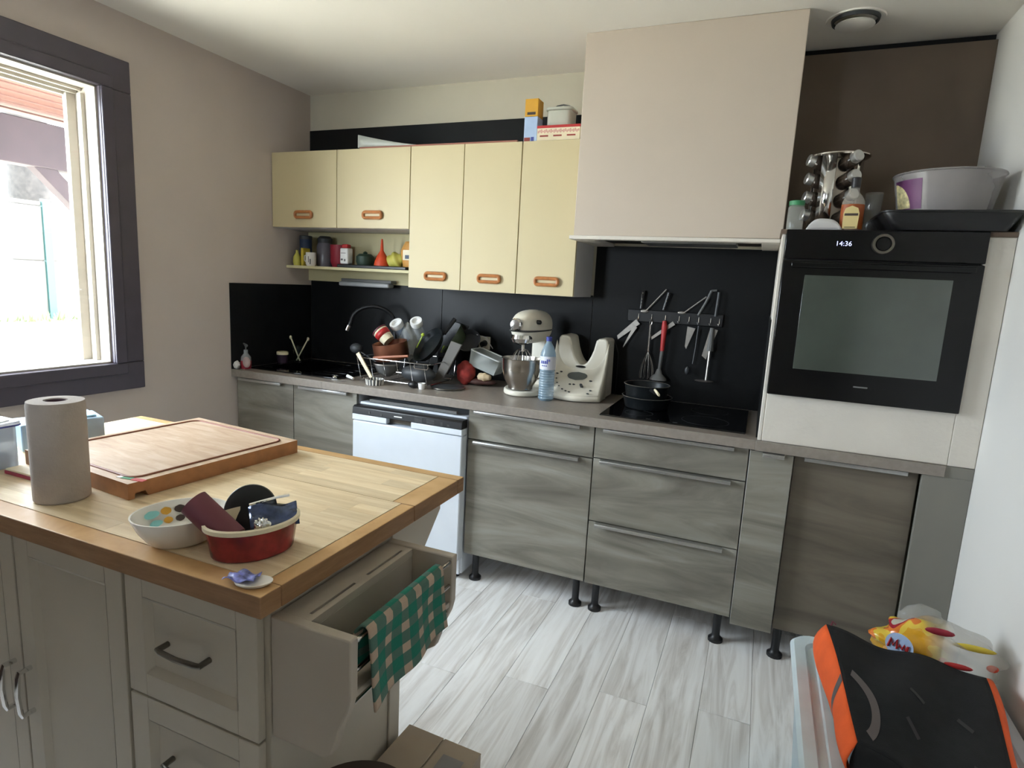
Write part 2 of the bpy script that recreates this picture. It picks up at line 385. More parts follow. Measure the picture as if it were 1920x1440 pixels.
# ================================================================= OVEN COLUMN
oc = empty('oven_column', (3.03, -.32, .9), 'rough white plaster column that houses the black oven, standing on the worktop', 'oven column')
ocb = B().box(2.69, 2.704, -.637, -.051, .90, 1.665).box(3.296, RW-.001, -.637, -.051, .90, 1.665).box(2.704, 3.296, -.637, -.051, .90, 1.085).box(2.704, 3.296, -.10, -.051, 1.085, 1.665)
obj('plaster_body', ocb, 'plaster', oc, .003)
box('top_board', (2.684, RW-.001, -.640, -.051, 1.665, 1.682), mat('brown_edge_board', (110, 92, 78), .7), oc, .002)
ov = empty('oven', (3.0, -.35, 1.085), 'black built-in oven with a round silver control ring and lit clock', 'oven')
box('oven_body', (2.712, 3.288, -.637, -.12, 1.09, 1.655), 'blackplastic', ov)
box('control_panel', (2.703, 3.298, -.659, -.637, 1.578, 1.680), 'ovenblack', ov, .003)
dr = obj('oven_door', B().box(2.703, 3.298, -.661, -.637, 1.085, 1.574), 'ovenblack', ov, .004)
box('oven_window', (2.778, 3.219, -.6625, -.661, 1.188, 1.523), 'ovenglass', dr, .001)
hd = obj('oven_handle', B().box(2.73, 3.27, -.690, -.676, 1.548, 1.566).box(2.745, 2.765, -.68, -.66, 1.55, 1.564).box(3.235, 3.255, -.68, -.66, 1.55, 1.564), 'ovenblack', dr, .003)
rg = B(); rg.M = Matrix.Translation((3.004, -.659, 1.634)) @ Matrix.Rotation(R(90), 4, 'X')
rg.lathe([(.024, .001), (.024, .018), (.032, .018), (.034, .012), (.034, .001)], seg=40, cap0=False, cap1=False)
kb = obj('control_ring', rg, 'nickel', ov)
rg = B(); rg.M = Matrix.Translation((3.004, -.659, 1.634)) @ Matrix.Rotation(R(90), 4, 'X'); rg.lathe([(.023, 0), (.023, .014), (.021, .016)], seg=32)
obj('control_knob', rg, 'ovenblack', ov)
tx = text('clock_digits', '14:36', .023, (2.887, -.6602, 1.626), (R(90), 0, 0), 'display', ov)
tx['label'] = 'lit white clock reading 14:36'
obj('maker_mark', B().box(2.978, 3.022, -.6618, -.6612, 1.140, 1.145), 'midgrey', ov)

# ================================================================= BASE CABINETS
def feet(p, pts, h):
    for x, y in pts:
        obj('foot', B().lathe([(.030, 0), (.030, .012), (.020, .02), (.016, .03), (.016, h-.02), (.022, h-.01), (.022, h)], (x, y, 0), 16), 'blackplastic', p)
def strip_handle(p, x0, x1, z, y, m='alu'):
    return obj('handle', B().box(x0, x1, y-.028, y, z, z+.004).box(x0, x1, y-.028, y-.025, z-.010, z), m, p, .001)
YF = -.604
def base_unit(name, label, x0, x1, fronts, z0=.148, footpts=None, m='laminate', yf=YF, cat='cabinet', feetx=None):
    t = empty(name, ((x0+x1)/2, -.3, 0), label, cat)
    top = .858
    cb = B().box(x0+.001, x0+.018, yf+.02, -.01, z0, top).box(x1-.018, x1-.001, yf+.02, -.01, z0, top).box(x0+.018, x1-.018, yf+.02, -.01, z0, z0+.018).box(x0+.018, x1-.018, -.02, -.01, z0+.018, top)
    obj('carcass', cb, 'carcass', t, .001)
    for nm, a, b_, h in fronts:
        d = box(nm, (x0+.0015, x1-.0015, yf, yf+.019, a, b_), m, t, .0015)
        if h: strip_handle(d, h[0], h[1], b_-.003, yf)
    for fx in (feetx if feetx is not None else (x0+.045, x1-.045)):
        feet(t, [(fx, yf+.05), (fx, -.08)], z0)
    return t
base_unit('sink_cabinet', 'grey wood-look sink cabinet in the corner, left of its twin', .007, .405, [('door', .148, .855, (.04, .34))])
base_unit('sink_cabinet', 'grey wood-look cabinet between the corner unit and the dishwasher', .406, .815, [('door', .148, .855, (.46, .77))])
base_unit('drawer_cabinet', 'grey wood-look cabinet with one drawer over one tall front, right of the dishwasher', 1.447, 2.050, [('drawer', .717, .855, (1.484, 1.989)), ('door', .145, .712, (1.485, 1.992))], z0=.145)
base_unit('drawer_cabinet', 'grey wood-look cabinet with three drawers under the hob', 2.052, 2.667, [('drawer', .722, .855, (2.092, 2.612)), ('drawer', .437, .717, (2.085, 2.613)), ('drawer', .143, .433, (2.085, 2.610))], z0=.143)
base_unit('pullout_cabinet', 'narrow grey wood-look pull-out cabinet standing slightly proud of its neighbours', 2.669, 2.824, [('door', .134, .857, (2.715, 2.79))], z0=.143, yf=-.637, feetx=())
base_unit('end_cabinet', 'grey wood-look cabinet below the oven, set back and shaded', 2.826, 3.229, [('door', .142, .855, (2.86, 3.19))], z0=.142, m='laminate_shaded', feetx=(2.852, 3.18))
ep = B().box(3.231, RW-.001, -.637, -.617, 0, .859).box(3.293, RW-.001, -.637, -.617, .859, .899)
tag(obj('filler_panel', ep, mat('grey_end_panel', (124, 121, 113), .6, var=.06, scale=3), None, .001), 'tall plain grey filler panel between the end cabinet and the right wall', 'panel')
# worktop with a cut-out for the sink
HX0, HX1, HY0, HY1 = .07, .62, -.545, -.09
wt = B().box(.001, HX0, -.637, -.006, .86, .90).box(HX1, 2.686, -.637, -.006, .86, .90).box(HX0, HX1, -.637, HY0, .86, .90).box(HX0, HX1, HY1, -.006, .86, .90).box(2.686, 3.292, -.645, -.60, .86, .8995)
tag(obj('worktop', wt, 'worktop', None, .0015), 'long grey laminate worktop over the grey wood-look cabinets', 'worktop')
sk = empty('sink', (.34, -.32, .9), 'black composite sink with drainer set into the worktop', 'sink')
sb = B()
sb.box(.05, .10, -.56, -.07, .900, .908).box(.42, .66, -.56, -.07, .900, .908).box(.10, .42, -.56, -.50, .900, .908).box(.10, .42, -.14, -.07, .900, .908)
obj('sink_rim', sb, 'blackgloss', sk, .002)
obj('basin', B().box(.095, .10, -.505, -.135, .73, .905).box(.42, .425, -.505, -.135, .73, .905).box(.10, .42, -.505, -.50, .73, .905).box(.10, .42, -.14, -.135, .73, .905).box(.095, .425, -.505, -.135, .725, .73), 'blackgloss', sk, .001)
for k in range(6):
    box('drainer_rib', (.45, .63, -.49+k*.065, -.482+k*.065, .908, .911), 'blackgloss', sk, .001)
fc = empty('faucet', (.70, -.10, .9), 'tall black curved kitchen tap with a chrome spray head', 'tap')
pts = [(.70, -.10, .908), (.70, -.10, 1.10)]
for i in range(13):
    a = pi*i/12; pts.append((.585+.115*cos(a), -.10-.055*(1-cos(a)), 1.17+.10*sin(a)))
obj('spout', B().tube(pts, .011, 10), 'blackplastic', fc)
obj('tap_base', B().lathe([(.026, 0), (.026, .03), (.018, .05), (.018, .09)], (.70, -.10, .908), 20), 'blackplastic', fc)
obj('spray_hose', B().tube([(.47, -.21, 1.175), (.463, -.215, 1.15)], .013, 12), 'blackplastic', fc)
obj('spray_head', B().tube([(.463, -.215, 1.155), (.452, -.222, 1.125)], [.016, .014], 14), 'chrome', fc)

# dishwasher
dw = empty('dishwasher', (1.13, -.33, 0), 'white dishwasher with a black control strip, pulled forward of the cabinets', 'dishwasher')
DX, DE = .828, 1.442
box('body', (DX+.004, DE-.004, -.60, -.05, .03, .815), 'dwwhite', dw, .004)
obj('top_rail', B().box(DX+.06, DE-.06, -.600, -.585, .818, .834), 'midgrey', dw, .002)
box('door', (DX, DE, -.655, -.602, .115, .731), 'dwwhite', dw, .006)
db = B().box(DX, 1.03, -.658, -.604, .735, .764).box(1.168, DE, -.658, -.604, .735, .764).box(1.03, 1.168, -.625, -.604, .735, .764)
obj('handle_strip', db, 'dwwhite', dw, .003)
box('handle_recess', (1.03, 1.168, -.627, -.6255, .737, .757), 'nickel', dw, 0)
cp = B().prism([(-.660, .765), (-.602, .765), (-.602, .806), (-.645, .806), (-.656, .798)], 'x', DX, DE)
cpo = obj('control_panel', cp, 'blackplastic', dw, .003)
box('logo_plate', (1.075, 1.12, -.6615, -.6595, .778, .783), 'white', cpo, 0)
mk = B()
for a, zs in ((1.19, 4), (1.255, 4), (1.33, 3), (1.365, 2)):
    for q in range(zs):
        w_ = .042 if a < 1.3 else .012
        mk.box(a, a+w_, -.6612, -.6595, .772+q*.006, .7732+q*.006)
mk.box(.93, .934, -.6612, -.6595, .774, .786).box(1.0, 1.004, -.6612, -.6595, .772, .782)
obj('button_marks', mk, 'midgrey', cpo)
box('kick_plate', (DX+.01, DE-.01, -.615, -.60, .03, .112), 'dwwhite', dw, .003)
for fx in (DX+.05, DE-.05): obj('foot', B().lathe([(.02, 0), (.02, .03)], (fx, -.57, 0), 12), 'blackplastic', dw)

# hob
hb2 = empty('hob', (2.35, -.31, .9), 'black glass induction hob let into the grey worktop', 'hob')
box('glass_top', (2.054, 2.645, -.565, -.05, .9, .906), 'blackgloss', hb2, .002)
for cx, cy, r_ in ((2.2, -.28, .09), (2.48, -.2, .08), (2.2, -.44, .06), (2.48, -.43, .095)):
    obj('zone_ring', B().lathe([(r_, .0061), (r_, .0063), (r_+.0015, .0063), (r_+.0015, .0061)], (cx, cy, .9), 40, cap0=False, cap1=False), 'darkgrey', hb2)
obj('touch_marks', B().box(2.30, 2.306, -.545, -.540, .9061, .9064).box(2.36, 2.38, -.543, -.54, .9061, .9064).box(2.25, 2.27, -.543, -.54, .9061, .9064), 'midgrey', hb2)

# ================================================================= WALL CABINETS
def ring_handle(p, xc, zc, y, w=.128, h=.044):
    path = rrect(xc-w/2+.007, xc+w/2-.007, zc-h/2+.007, zc+h/2-.007, .012, 4)
    bb = B().tube([(a, y-.008, c) for a, c in path], .0085, 8, closed=True)
    return obj('handle', bb, 'handlewood', p), box('handle_cup', (xc-w/2+.012, xc+w/2-.012, y-.004, y, zc-h/2+.012, zc+h/2-.012), 'cream', p, .001)
def wall_unit(name, label, x0, x1, z0, z1, doors, zc):
    t = empty(name, ((x0+x1)/2, -.16, z0), label, 'cabinet')
    yc = -.303
    cb = B().box(x0, x0+.018, yc, -.007, z0, z1).box(x1-.018, x1, yc, -.007, z0, z1).box(x0+.018, x1-.018, yc, -.007, z0, z0+.018).box(x0+.018, x1-.018, yc, -.007, z1-.018, z1).box(x0+.018, x1-.018, -.012, -.007, z0+.018, z1-.018)
    obj('carcass', cb, 'carcass', t, .001)
    for a, b_, hx in doors:
        d = box('door', (a+.0012, b_-.0012, -.321, yc-.0005, z0+.001, z1-.001), 'cream', t, .0015)
        ring_handle(d, hx, zc, -.321)
    return t
wall_unit('wall_cabinet', 'short cream double wall cabinet above the open shelf', .002, .919, 1.691, 2.10, [(.002, .4565, .232), (.4575, .919, .694)], 1.760)
wall_unit('wall_cabinet', 'tall cream double-door wall cabinet in the middle of the row', .921, 1.531, 1.392, 2.10, [(.921, 1.2265, 1.085), (1.2275, 1.531, 1.389)], 1.457)
wall_unit('wall_cabinet', 'tall single-door cream wall cabinet beside the white hood box', 1.533, 1.826, 1.392, 2.10, [(1.533, 1.826, 1.691)], 1.457)
sh = empty('open_shelf', (.46, -.1, 1.40), 'pale yellow open shelf with a back board below the short wall cabinet', 'shelf')
box('shelf_board', (.002, .918, -.216, -.025, 1.466, 1.482), 'creamdull', sh, .001)
box('back_board', (.002, .918, -.025, -.007, 1.396, 1.690), 'creamdull', sh, .001)
lp = empty('tube_light', (.465, -.06, 1.377), 'grey under-shelf strip light above the sink, switched off', 'lamp')
box('lamp_housing', (.300, .655, -.085, -.026, 1.402, 1.420), 'midgrey', lp, .003)
obj('lamp_diffuser', B().box(.285, .640, -.09, -.028, 1.376, 1.402), mat('grey_white_diffuser', (176, 178, 180), .4), lp, .008)

# items on the open shelf
SZ = 1.482
def T(name, label, cat, loc, group=None): return empty(name, loc, label, cat, group)
t = T('tin', 'dark blue tall tin at the left end of the open shelf', 'tin', (.075, -.13, SZ))
obj('tin_body', B().lathe([(.036, 0), (.036, .155), (.034, .16)], (.075, -.13, SZ), 24), 'navy', t); obj('tin_lid', B().lathe([(.037, .155), (.037, .175), (.034, .178)], (.075, -.13, SZ), 24), 'darkgrey', t)
t = T('glass_jar', 'dark grey glass storage jar behind the white mug', 'jar', (.185, -.09, SZ))
obj('jar_body', B().lathe([(.045, 0), (.048, .02), (.048, .12), (.04, .14)], (.185, -.09, SZ), 24), mat('smoky_jar', (110, 108, 118), .25), t); obj('jar_lid', B().lathe([(.042, .14), (.044, .165), (.03, .18)], (.185, -.09, SZ), 24), 'darkgrey', t)
tag(obj('yellow_bottle', B().lathe([(.02, 0), (.024, .02), (.022, .05), (.008, .075), (.008, .09)], (.062, -.19, SZ), 16), 'paleyellow'), 'small squat yellow bottle at the left end of the shelf', 'bottle')
tag(box('sachet_box', (.098, .116, -.20, -.14, SZ, SZ+.103), 'yellow', None, .002), 'thin upright yellow packet left of the white mug', 'packet')
def mug(cx, cy, z, r_, h, m, label, cat='mug', handle=-1):
    t = T('mug', label, cat, (cx, cy, z))
    obj('mug_body', B().lathe([(r_*.8, 0), (r_, .01), (r_, h), (r_-.004, h), (r_-.004, .012), (.001, .010)], (cx, cy, z), 24, cap1=False), m, t)
    if handle:
        obj('handle', B().tube([(cx+handle*(r_-.002), cy, z+h*.8), (cx+handle*(r_+.016), cy, z+h*.75), (cx+handle*(r_+.02), cy, z+h*.45), (cx+handle*(r_-.002), cy, z+h*.2)], .004, 8), m, t)
    return t
mm = mug(.165, -.19, SZ, .030, .078, 'ceramic', 'white mug with grey leaf marks and its handle to the left')
obj('leaf_print', B().box(.178, .186, -.2175, -.216, SZ+.01, SZ+.04).box(.17, .174, -.2205, -.219, SZ+.02, SZ+.055), 'midgrey', mm)
t = T('red_pot', 'crimson red pot behind the row on the open shelf', 'pot', (.30, -.09, SZ))
obj('pot_body', B().lathe([(.045, 0), (.058, .03), (.060, .13), (.054, .13), (.05, .02), (.001, .02)], (.30, -.09, SZ), 28, cap1=False), 'crimson', t)
t = T('powder_tub', 'white tub with a red lid on the open shelf', 'tub', (.405, -.17, SZ+.02))
obj('tub_body', B().box(.377, .433, -.195, -.145, SZ+.02, SZ+.11), 'white', t, .008, seg=3); obj('tub_lid', B().box(.385, .425, -.188, -.152, SZ+.11, SZ+.132), 'red', t, .006, seg=3)
obj('tub_marks', B().box(.385, .40, -.1955, -.195, SZ+.04, SZ+.05).box(.408, .418, -.1955, -.195, SZ+.035, SZ+.048).box(.385, .42, -.1955, -.195, SZ+.08, SZ+.083), 'midgrey', t)
tag(box('shelf_tray', (.365, .83, -.205, -.05, SZ, SZ+.018), 'blackplastic', None, .004), 'flat black tray lying under the tub and funnel on the shelf', 'tray')
t = T('kitchen_scale', 'dark green pot with a lid right of the white tub', 'pot', (.50, -.12, SZ+.018))
obj('pot_body', B().lathe([(.045, 0), (.052, .02), (.052, .05), (.035, .065)], (.50, -.12, SZ+.018), 24), 'darkgreen', t); obj('pot_knob', B().lathe([(.01, .065), (.014, .072), (.004, .08)], (.50, -.12, SZ+.018), 12), 'darkgreen', t)
t.name = 'lidded_pot'
fun = B().lathe([(.043, 0), (.041, .02), (.028, .055), (.010, .085), (.006, .14), (.004, .15), (.002, .15), (.007, .085), (.025, .05), (.039, .004)], (.635, -.15, SZ+.018), 28, cap0=False, cap1=False)
tag(obj('funnel', fun, 'orange'), 'bright orange-red funnel standing upside down on the shelf', 'funnel')
tag(obj('yellow_bag', B().ell((.715, -.13, SZ+.052), (.055, .035, .045), fn=lambda d: 1+.12*sin(7*d.x+3*d.z)), 'paleyellow', smooth=180), 'crumpled olive yellow bag right of the funnel', 'bag')
cb_ = B()
def chipf(u, v):
    w_ = .055*(1-.35*abs(2*v-1)**3); a = 2*pi*u
    return (.825+w_*cos(a)*(1+.1*sin(9*v+4*u)), -.15+.035*sin(a)*(1-.5*abs(2*v-1)**2), SZ+.002+v*.155)
cb_.grid(chipf, 20, 14)
t = T('snack_bag', 'orange and cream crinkled snack bag against the tall cabinet', 'bag', (.825, -.15, SZ))
obj('bag_body', cb_, 'chip', t, solid=.001); box('bag_label', (.80, .86, -.191, -.187, SZ+.055, SZ+.11), 'cream2', t, .001); box('bag_label_mark', (.815, .845, -.1925, -.191, SZ+.062, SZ+.082), 'navy', t, .001)

# on top of the wall cabinets
TZ = 2.10
t = T('cereal_tin', 'upright tin, yellow above and pale blue below, on top of the single cabinet', 'tin', (1.548, -.24, TZ))
box('tin_body', (1.515, 1.582, -.275, -.205, TZ, TZ+.12), 'softblue', t, .002); box('tin_top', (1.515, 1.582, -.275, -.205, TZ+.1205, TZ+.20), 'tin', t, .003)
obj('lettering', B().box(1.528, 1.57, -.2758, -.2752, TZ+.128, TZ+.14), 'brown', t); obj('base_picture', B().box(1.518, 1.548, -.2758, -.2752, TZ+.004, TZ+.026), 'brick', t); obj('base_badge', B().box(1.553, 1.567, -.2758, -.2752, TZ+.004, TZ+.028), 'blue', t)
t = T('biscuit_box', 'long flat white box with a red edge, on top of the single cabinet', 'box', (1.70, -.2, TZ))
box('carton', (1.592, 1.80, -.30, -.1, TZ, TZ+.066), 'cream2', t, .001); box('red_edge', (1.591, 1.801, -.301, -.1, TZ+.058, TZ+.070), 'red', t, .001)
pr = B()
for k in range(26): pr.box(1.596+k*.0078, 1.6015+k*.0078, -.3006, -.3001, TZ+.036+.004*(k % 2), TZ+.050+.003*((k*7) % 3-1))
obj('biscuit_print', pr, 'pink', t)
for k in range(3): obj('lettering', B().box(1.607+k*.066, 1.648+k*.066, -.3006, -.3001, TZ+.020, TZ+.027), 'brick', t)
t = T('plastic_tub', 'clear lidded plastic tub sitting on the red-edged box', 'tub', (1.68, -.2, TZ+.07))
ft = mat('cloudy_tub_plastic', (206, 208, 196), .3, alpha=.8)
obj('tub_body', B().prism(rrect(1.615, 1.735, -.25, -.15, .02, 4), 'z', TZ+.0705, TZ+.150), ft, t, .004); obj('tub_lid', B().prism(rrect(1.608, 1.742, -.257, -.143, .024, 4), 'z', TZ+.1505, TZ+.163), ft, t, .004)
obj('tub_handle', B().tube([(1.625, -.2, TZ+.163), (1.65, -.2, TZ+.180), (1.68, -.2, TZ+.184), (1.71, -.2, TZ+.176), (1.735, -.2, TZ+.160)], .004, 8), 'midgrey', t)
tb = B(); tb.grid(lambda u, v: (.58+.38*u, -.30+.20*v, TZ+.009+.085*(1-u)**1.3*(.75+.25*v)), 12, 6)
tb.prism([(-.30, TZ+.009), (-.10, TZ+.009), (-.10, TZ+.094), (-.30, TZ+.073)], 'x', .578, .581)
tb.grid(lambda u, v: (.58+.38*u, -.30, TZ+.009+.085*(1-u)**1.3*.75*v), 12, 2)
tag(obj('plastic_tray', tb, mat('milky_plastic', (196, 200, 192), .4, alpha=.85), solid=.002), 'milky wedge-shaped plastic tray on top of the short cabinet', 'tray')
tag(box('wood_board', (.60, 1.50, -.315, -.12, TZ, TZ+.008), mat('thin_pink_brown_board', (150, 96, 80), .6), None, .001), 'thin reddish-brown board lying along the cabinet tops', 'board')

# ================================================================= ON THE WORKTOP
Z = .90
# left corner
t = T('soap_dispenser', 'soap bottle with a pump, red below, in the corner by the sink', 'soap bottle', (.045, -.585, Z))
obj('bottle_body', B().lathe([(.026, .0), (.028, .03), (.028, .045)], (.045, -.575, Z+.0), 20), 'crimson', t); obj('bottle_neck', B().lathe([(.028, .045), (.027, .065), (.012, .085), (.012, .105)], (.045, -.575, Z), 20), 'clearplastic', t)
obj('pump', B().tube([(.045, -.575, Z+.10), (.045, -.575, Z+.13)], .004).tube([(.055, -.58, Z+.128), (.02, -.565, Z+.137)], [.009, .004], 8), 'midgrey', t)
tag(obj('dish_sponge', B().ell((.075, -.60, Z+.04), (.026, .012, .03)), mat('pale_pink_pad', (180, 160, 158), .9)), 'pale pinkish round pad leaning on the soap bottle', 'sponge')
tag(obj('crumpled_cloth', B().ell((.022, -.618, Z+.022), (.018, .016, .022), fn=lambda d: 1+.2*sin(8*d.x)*cos(6*d.z)), 'carcass', smooth=180), 'small crumpled white cloth at the left end of the worktop', 'cloth')
t = T('cream_lid_jar', 'small dark jar with a cream lid by the sink', 'jar', (.045, -.30, Z))
obj('jar_body', B().lathe([(.032, 0), (.034, .05), (.03, .055)], (.045, -.30, Z+.0), 22), mat('plum_jar', (52, 40, 54), .2), t); obj('jar_lid', B().lathe([(.034, .055), (.034, .070), (.03, .072)], (.045, -.30, Z), 22), 'cream2', t)
t = T('glass_tumbler', 'glass tumbler that holds two washing-up brushes', 'glass', (.12, -.25, Z+.008))
obj('glass_wall', B().lathe([(.028, 0), (.034, .10), (.032, .10), (.026, .004), (.001, .004)], (.12, -.25, Z+.008), 24, cap1=False), 'clearglass', t)
for k, (dx, dy, lab) in enumerate(((-.055, .0, 'thin pale brush leaning left out of the tumbler'), (.07, .0, 'thin pale brush leaning right out of the tumbler'))):
    tag(obj('bottle_brush', B().tube([(.12-dx*.2, -.25, Z+.02), (.12+dx, -.25+dy, Z+.150)], [.004, .004], 8).ell((.12+dx*1.05, -.25, Z+.155), (.008, .008, .012), 10, 6), 'cream2'), lab, 'brush')
# socket
so_ = T('wall_socket', 'white wall socket with a black plug, left of the stand mixer', 'socket', (1.24, -.01, 1.08))
box('socket_plate', (1.200, 1.268, -.016, -.006, 1.068, 1.140), 'ivory', so_, .003)
obj('plug', B().tube([(1.237, -.014, 1.103), (1.237, -.05, 1.10)], [.018, .014], 16).tube([(1.237, -.048, 1.10), (1.232, -.046, 1.07), (1.23, -.03, 1.03)], .005, 8), 'blackplastic', so_)

# dish rack
rk = T('dish_rack', 'chrome wire dish rack heaped with washed pans left of the mixer', 'dish rack', (.94, -.37, Z))
RX0, RX1, RY0, RY1, RZ = .725, 1.165, -.50, -.18, 1.022
obj('top_wire', B().tube([(a, b_, RZ) for a, b_ in rrect(RX0, RX1, RY0, RY1, .02, 4)], .0028, 8, closed=True), 'chrome', rk)
obj('base_wire', B().tube([(a, b_, Z+.012) for a, b_ in rrect(RX0+.02, RX1-.02, RY0+.02, RY1-.02, .02, 4)], .0028, 8, closed=True), 'chrome', rk)
wx = []
for k in range(6):
    xx = RX0+.02+k*.08
    obj('rack_wire', B().tube([(xx-.01, RY0, RZ), (xx, RY0+.02, Z+.012), (xx, RY1-.02, Z+.012), (xx, RY1, RZ)], .0017, 6), 'chrome', rk)
for (a, b_) in ((RX0+.03, RY0+.03), (RX1-.03, RY0+.03), (RX0+.03, RY1-.03), (RX1-.03, RY1-.03)):
    obj('foot', B().tube([(a, b_, Z+.014), (a, b_-.012, Z+.002)], .003), 'chrome', rk)
obj('handle', B().tube([(a, RY0-.006, b_) for a, b_ in rrect(1.085, 1.163, .998, 1.024, .008, 3)], .0022, 6, closed=True), 'chrome', rk)
def rot_to(c, d):   # matrix whose z axis points along d, at c
    return Matrix.Translation(c) @ Vector(d).to_track_quat('Z', 'Y').to_matrix().to_4x4()
# copper pan
t = T('copper_saucepan', 'copper-coloured saucepan lying tilted in the dish rack', 'saucepan', (.86, -.36, 1.0))
bb = B(); bb.M = rot_to((.865, -.37, 1.015), (-.12, -.15, 1)); bb.lathe([(.088, 0), (.092, .01), (.092, .088), (.089, .088), (.087, .012), (.001, .01)], seg=36, cap1=False)
obj('pan_body', bb, mat('copper_metal', (150, 98, 76), .36, .85, var=.08), t)
obj('handle', B().tube([(.81, -.46, 1.02), (.90, -.47, 1.035), (1.02, -.46, 1.05)], [.008, .007, .006], 8), 'copper', t)
# milk carton / red tub
t = T('printed_tub', 'white yoghurt tub with a red print tipped over behind the copper pan', 'tub', (.79, -.33, 1.1))
bb = B(); bb.M = rot_to((.815, -.33, 1.10), (-.75, 0, .65)); bb.lathe([(.034, 0), (.042, .075), (.040, .077)], seg=28); obj('tub_body', bb, 'cream2', t)
bb = B(); bb.M = rot_to((.815, -.33, 1.10), (-.75, 0, .65)); bb.lathe([(.0385, .035), (.0425, .066)], seg=28, cap0=False, cap1=False); obj('tub_print', bb, 'red', t, solid=.001)
bb = B(); bb.M = rot_to((.815, -.33, 1.10), (-.75, 0, .65)); bb.lathe([(.044, .078), (.044, .084)], seg=28); obj('tub_rim', bb, 'burgundy', t)
# baby bottle heads
def screwcup(c, d, r_, lab, body):
    t = T('drinking_cup', lab, 'cup', c)
    bb = B(); bb.M = rot_to(c, d); bb.lathe([(r_*.8, -.10), (r_*.85, -.03), (r_*.8, 0)], seg=24); obj('cup_body', bb, body, t)
    bb = B(); bb.M = rot_to(c, d); bb.lathe([(r_, -.004), (r_*1.05, .012), (r_, .026), (r_*.7, .026), (r_*.68, .01), (.001, .01)], seg=28, cap1=False); obj('cup_ring', bb, 'white', t)
screwcup((.815, -.25, 1.178), (-.1, -.65, .75), .036, 'white drinking cup, the left one of two standing above the dish rack', 'softblue')
screwcup((.938, -.25, 1.198), (.1, -.65, .75), .033, 'clear drinking cup with a white ring, right one above the dish rack', 'clearplastic')
tag(obj('plastic_bag', B().ell((.875, -.22, 1.10), (.06, .05, .10), fn=lambda d: 1+.18*sin(9*d.x+5*d.z)*cos(7*d.y)), mat('crinkled_clear_film', (190, 190, 184), .2, alpha=.35, bump=1, bscale=40), smooth=180), 'crinkled clear plastic bag between the two drinking cups', 'bag')
t = T('dark_pan', 'dark grey frying pan leaning on its edge at the back of the rack', 'pan', (1.02, -.28, .95))
bb = B(); bb.M = rot_to((1.06, -.30, 1.085), (-.42, -.62, .55)); bb.lathe([(.001, 0), (.085, .004), (.105, .03), (.108, .03), (.088, 0), (.001, -.004)], seg=40, cap0=False, cap1=False); obj('pan_body', bb, 'darkpan', t)
obj('handle', B().tube([(1.09, -.22, 1.155), (1.12, -.16, 1.235)], [.010, .012], 8), 'blackplastic', t)
t = T('salad_bowl', 'dark bowl with a lime green rim leaning against the splashback', 'bowl', (1.08, -.2, 1.0))
bb = B(); bb.M = rot_to((1.12, -.16, 1.12), (-.75, -.45, .55)); bb.lathe([(.03, -.06), (.07, -.03), (.095, .02), (.092, .02), (.066, -.026), (.001, -.052)], seg=36, cap1=False); obj('bowl_body', bb, mat('smoke_green_plastic', (74, 84, 62), .2), t)
bb = B(); bb.M = rot_to((1.12, -.16, 1.12), (-.75, -.45, .55)); bb.tube([(.096*cos(a*pi/18), .096*sin(a*pi/18), .02) for a in range(14, 27)], .0035, 8); obj('bowl_rim', bb, 'lime', t)
tag(obj('cleaning_brush', B().tube([(.95, -.28, 1.06), (.985, -.27, 1.135)], .0035, 8).ell((.988, -.27, 1.145), (.010, .010, .010), 12, 8), 'lime'), 'thin lime green brush with a ball end in the rack', 'brush')
tag(obj('cutting_mat', B().prism([(1.10, .915), (1.165, .935), (1.265, 1.12), (1.20, 1.135)], 'y', -.345, -.335), mat('grey_brown_board', (96, 92, 86), .6), None, .004), 'grey-brown chopping board leaning right against the rack', 'board')
tag(obj('black_board', B().prism([(1.0, .93), (1.07, .92), (1.19, 1.20), (1.10, 1.22), (1.0, 1.10)], 'y', -.125, -.118), 'blackplastic', None, .004), 'black tray standing upright against the splashback behind the rack', 'tray')
t = T('frying_pan', 'small black pan propped on the pile with a thin wire handle', 'pan', (1.30, -.18, 1.05))
bb = B(); bb.M = rot_to((1.215, -.17, 1.115), (.1, -.75, .6)); bb.lathe([(.001, 0), (.055, .002), (.068, .026), (.070, .026), (.057, 0), (.001, -.003)], seg=32, cap0=False, cap1=False); obj('pan_body', bb, 'blackplastic', t)
obj('wire_handle', B().tube([(1.25, -.15, 1.16), (1.30, -.14, 1.15), (1.34, -.13, 1.09)], .002, 6), 'brushed', t)
# knife-handle / spatula
tag(obj('wooden_spatula', B().prism([(-.009, 0), (.009, 0), (.011, .15), (-.011, .15)], 'y', -.004, .004), 'cream2', None, .002), 'pale wooden spatula leaning out of the left end of the rack', 'spatula')
o = bpy.data.objects['wooden_spatula']; o.location = (.838, -.515, .925); o.rotation_euler = (0, R(-36), 0)
t = T('ladle', 'black ladle lying left over the rim of the rack', 'ladle', (.62, -.33, 1.0))
obj('ladle_bowl', B().ell((.61, -.34, 1.045), (.038, .03, .028)), 'darkgrey', t); obj('handle', B().tube([(.63, -.34, 1.03), (.80, -.33, .95)], .005), 'blackplastic', t)
t = T('steel_bowl', 'grey metal strainer bowl inside the front of the rack', 'strainer', (.86, -.42, .93))
bb = B().lathe([(.02, 0), (.05, .025), (.066, .065), (.064, .065), (.048, .03), (.001, .006)], (.865, -.42, .925), 32, cap1=False); obj('bowl_body', bb, 'midgrey', t)
obj('bowl_rim', B().lathe([(.064, .062), (.070, .064), (.070, .070), (.064, .070)], (.865, -.42, .925), 32, cap0=False, cap1=False), 'brushed', t)
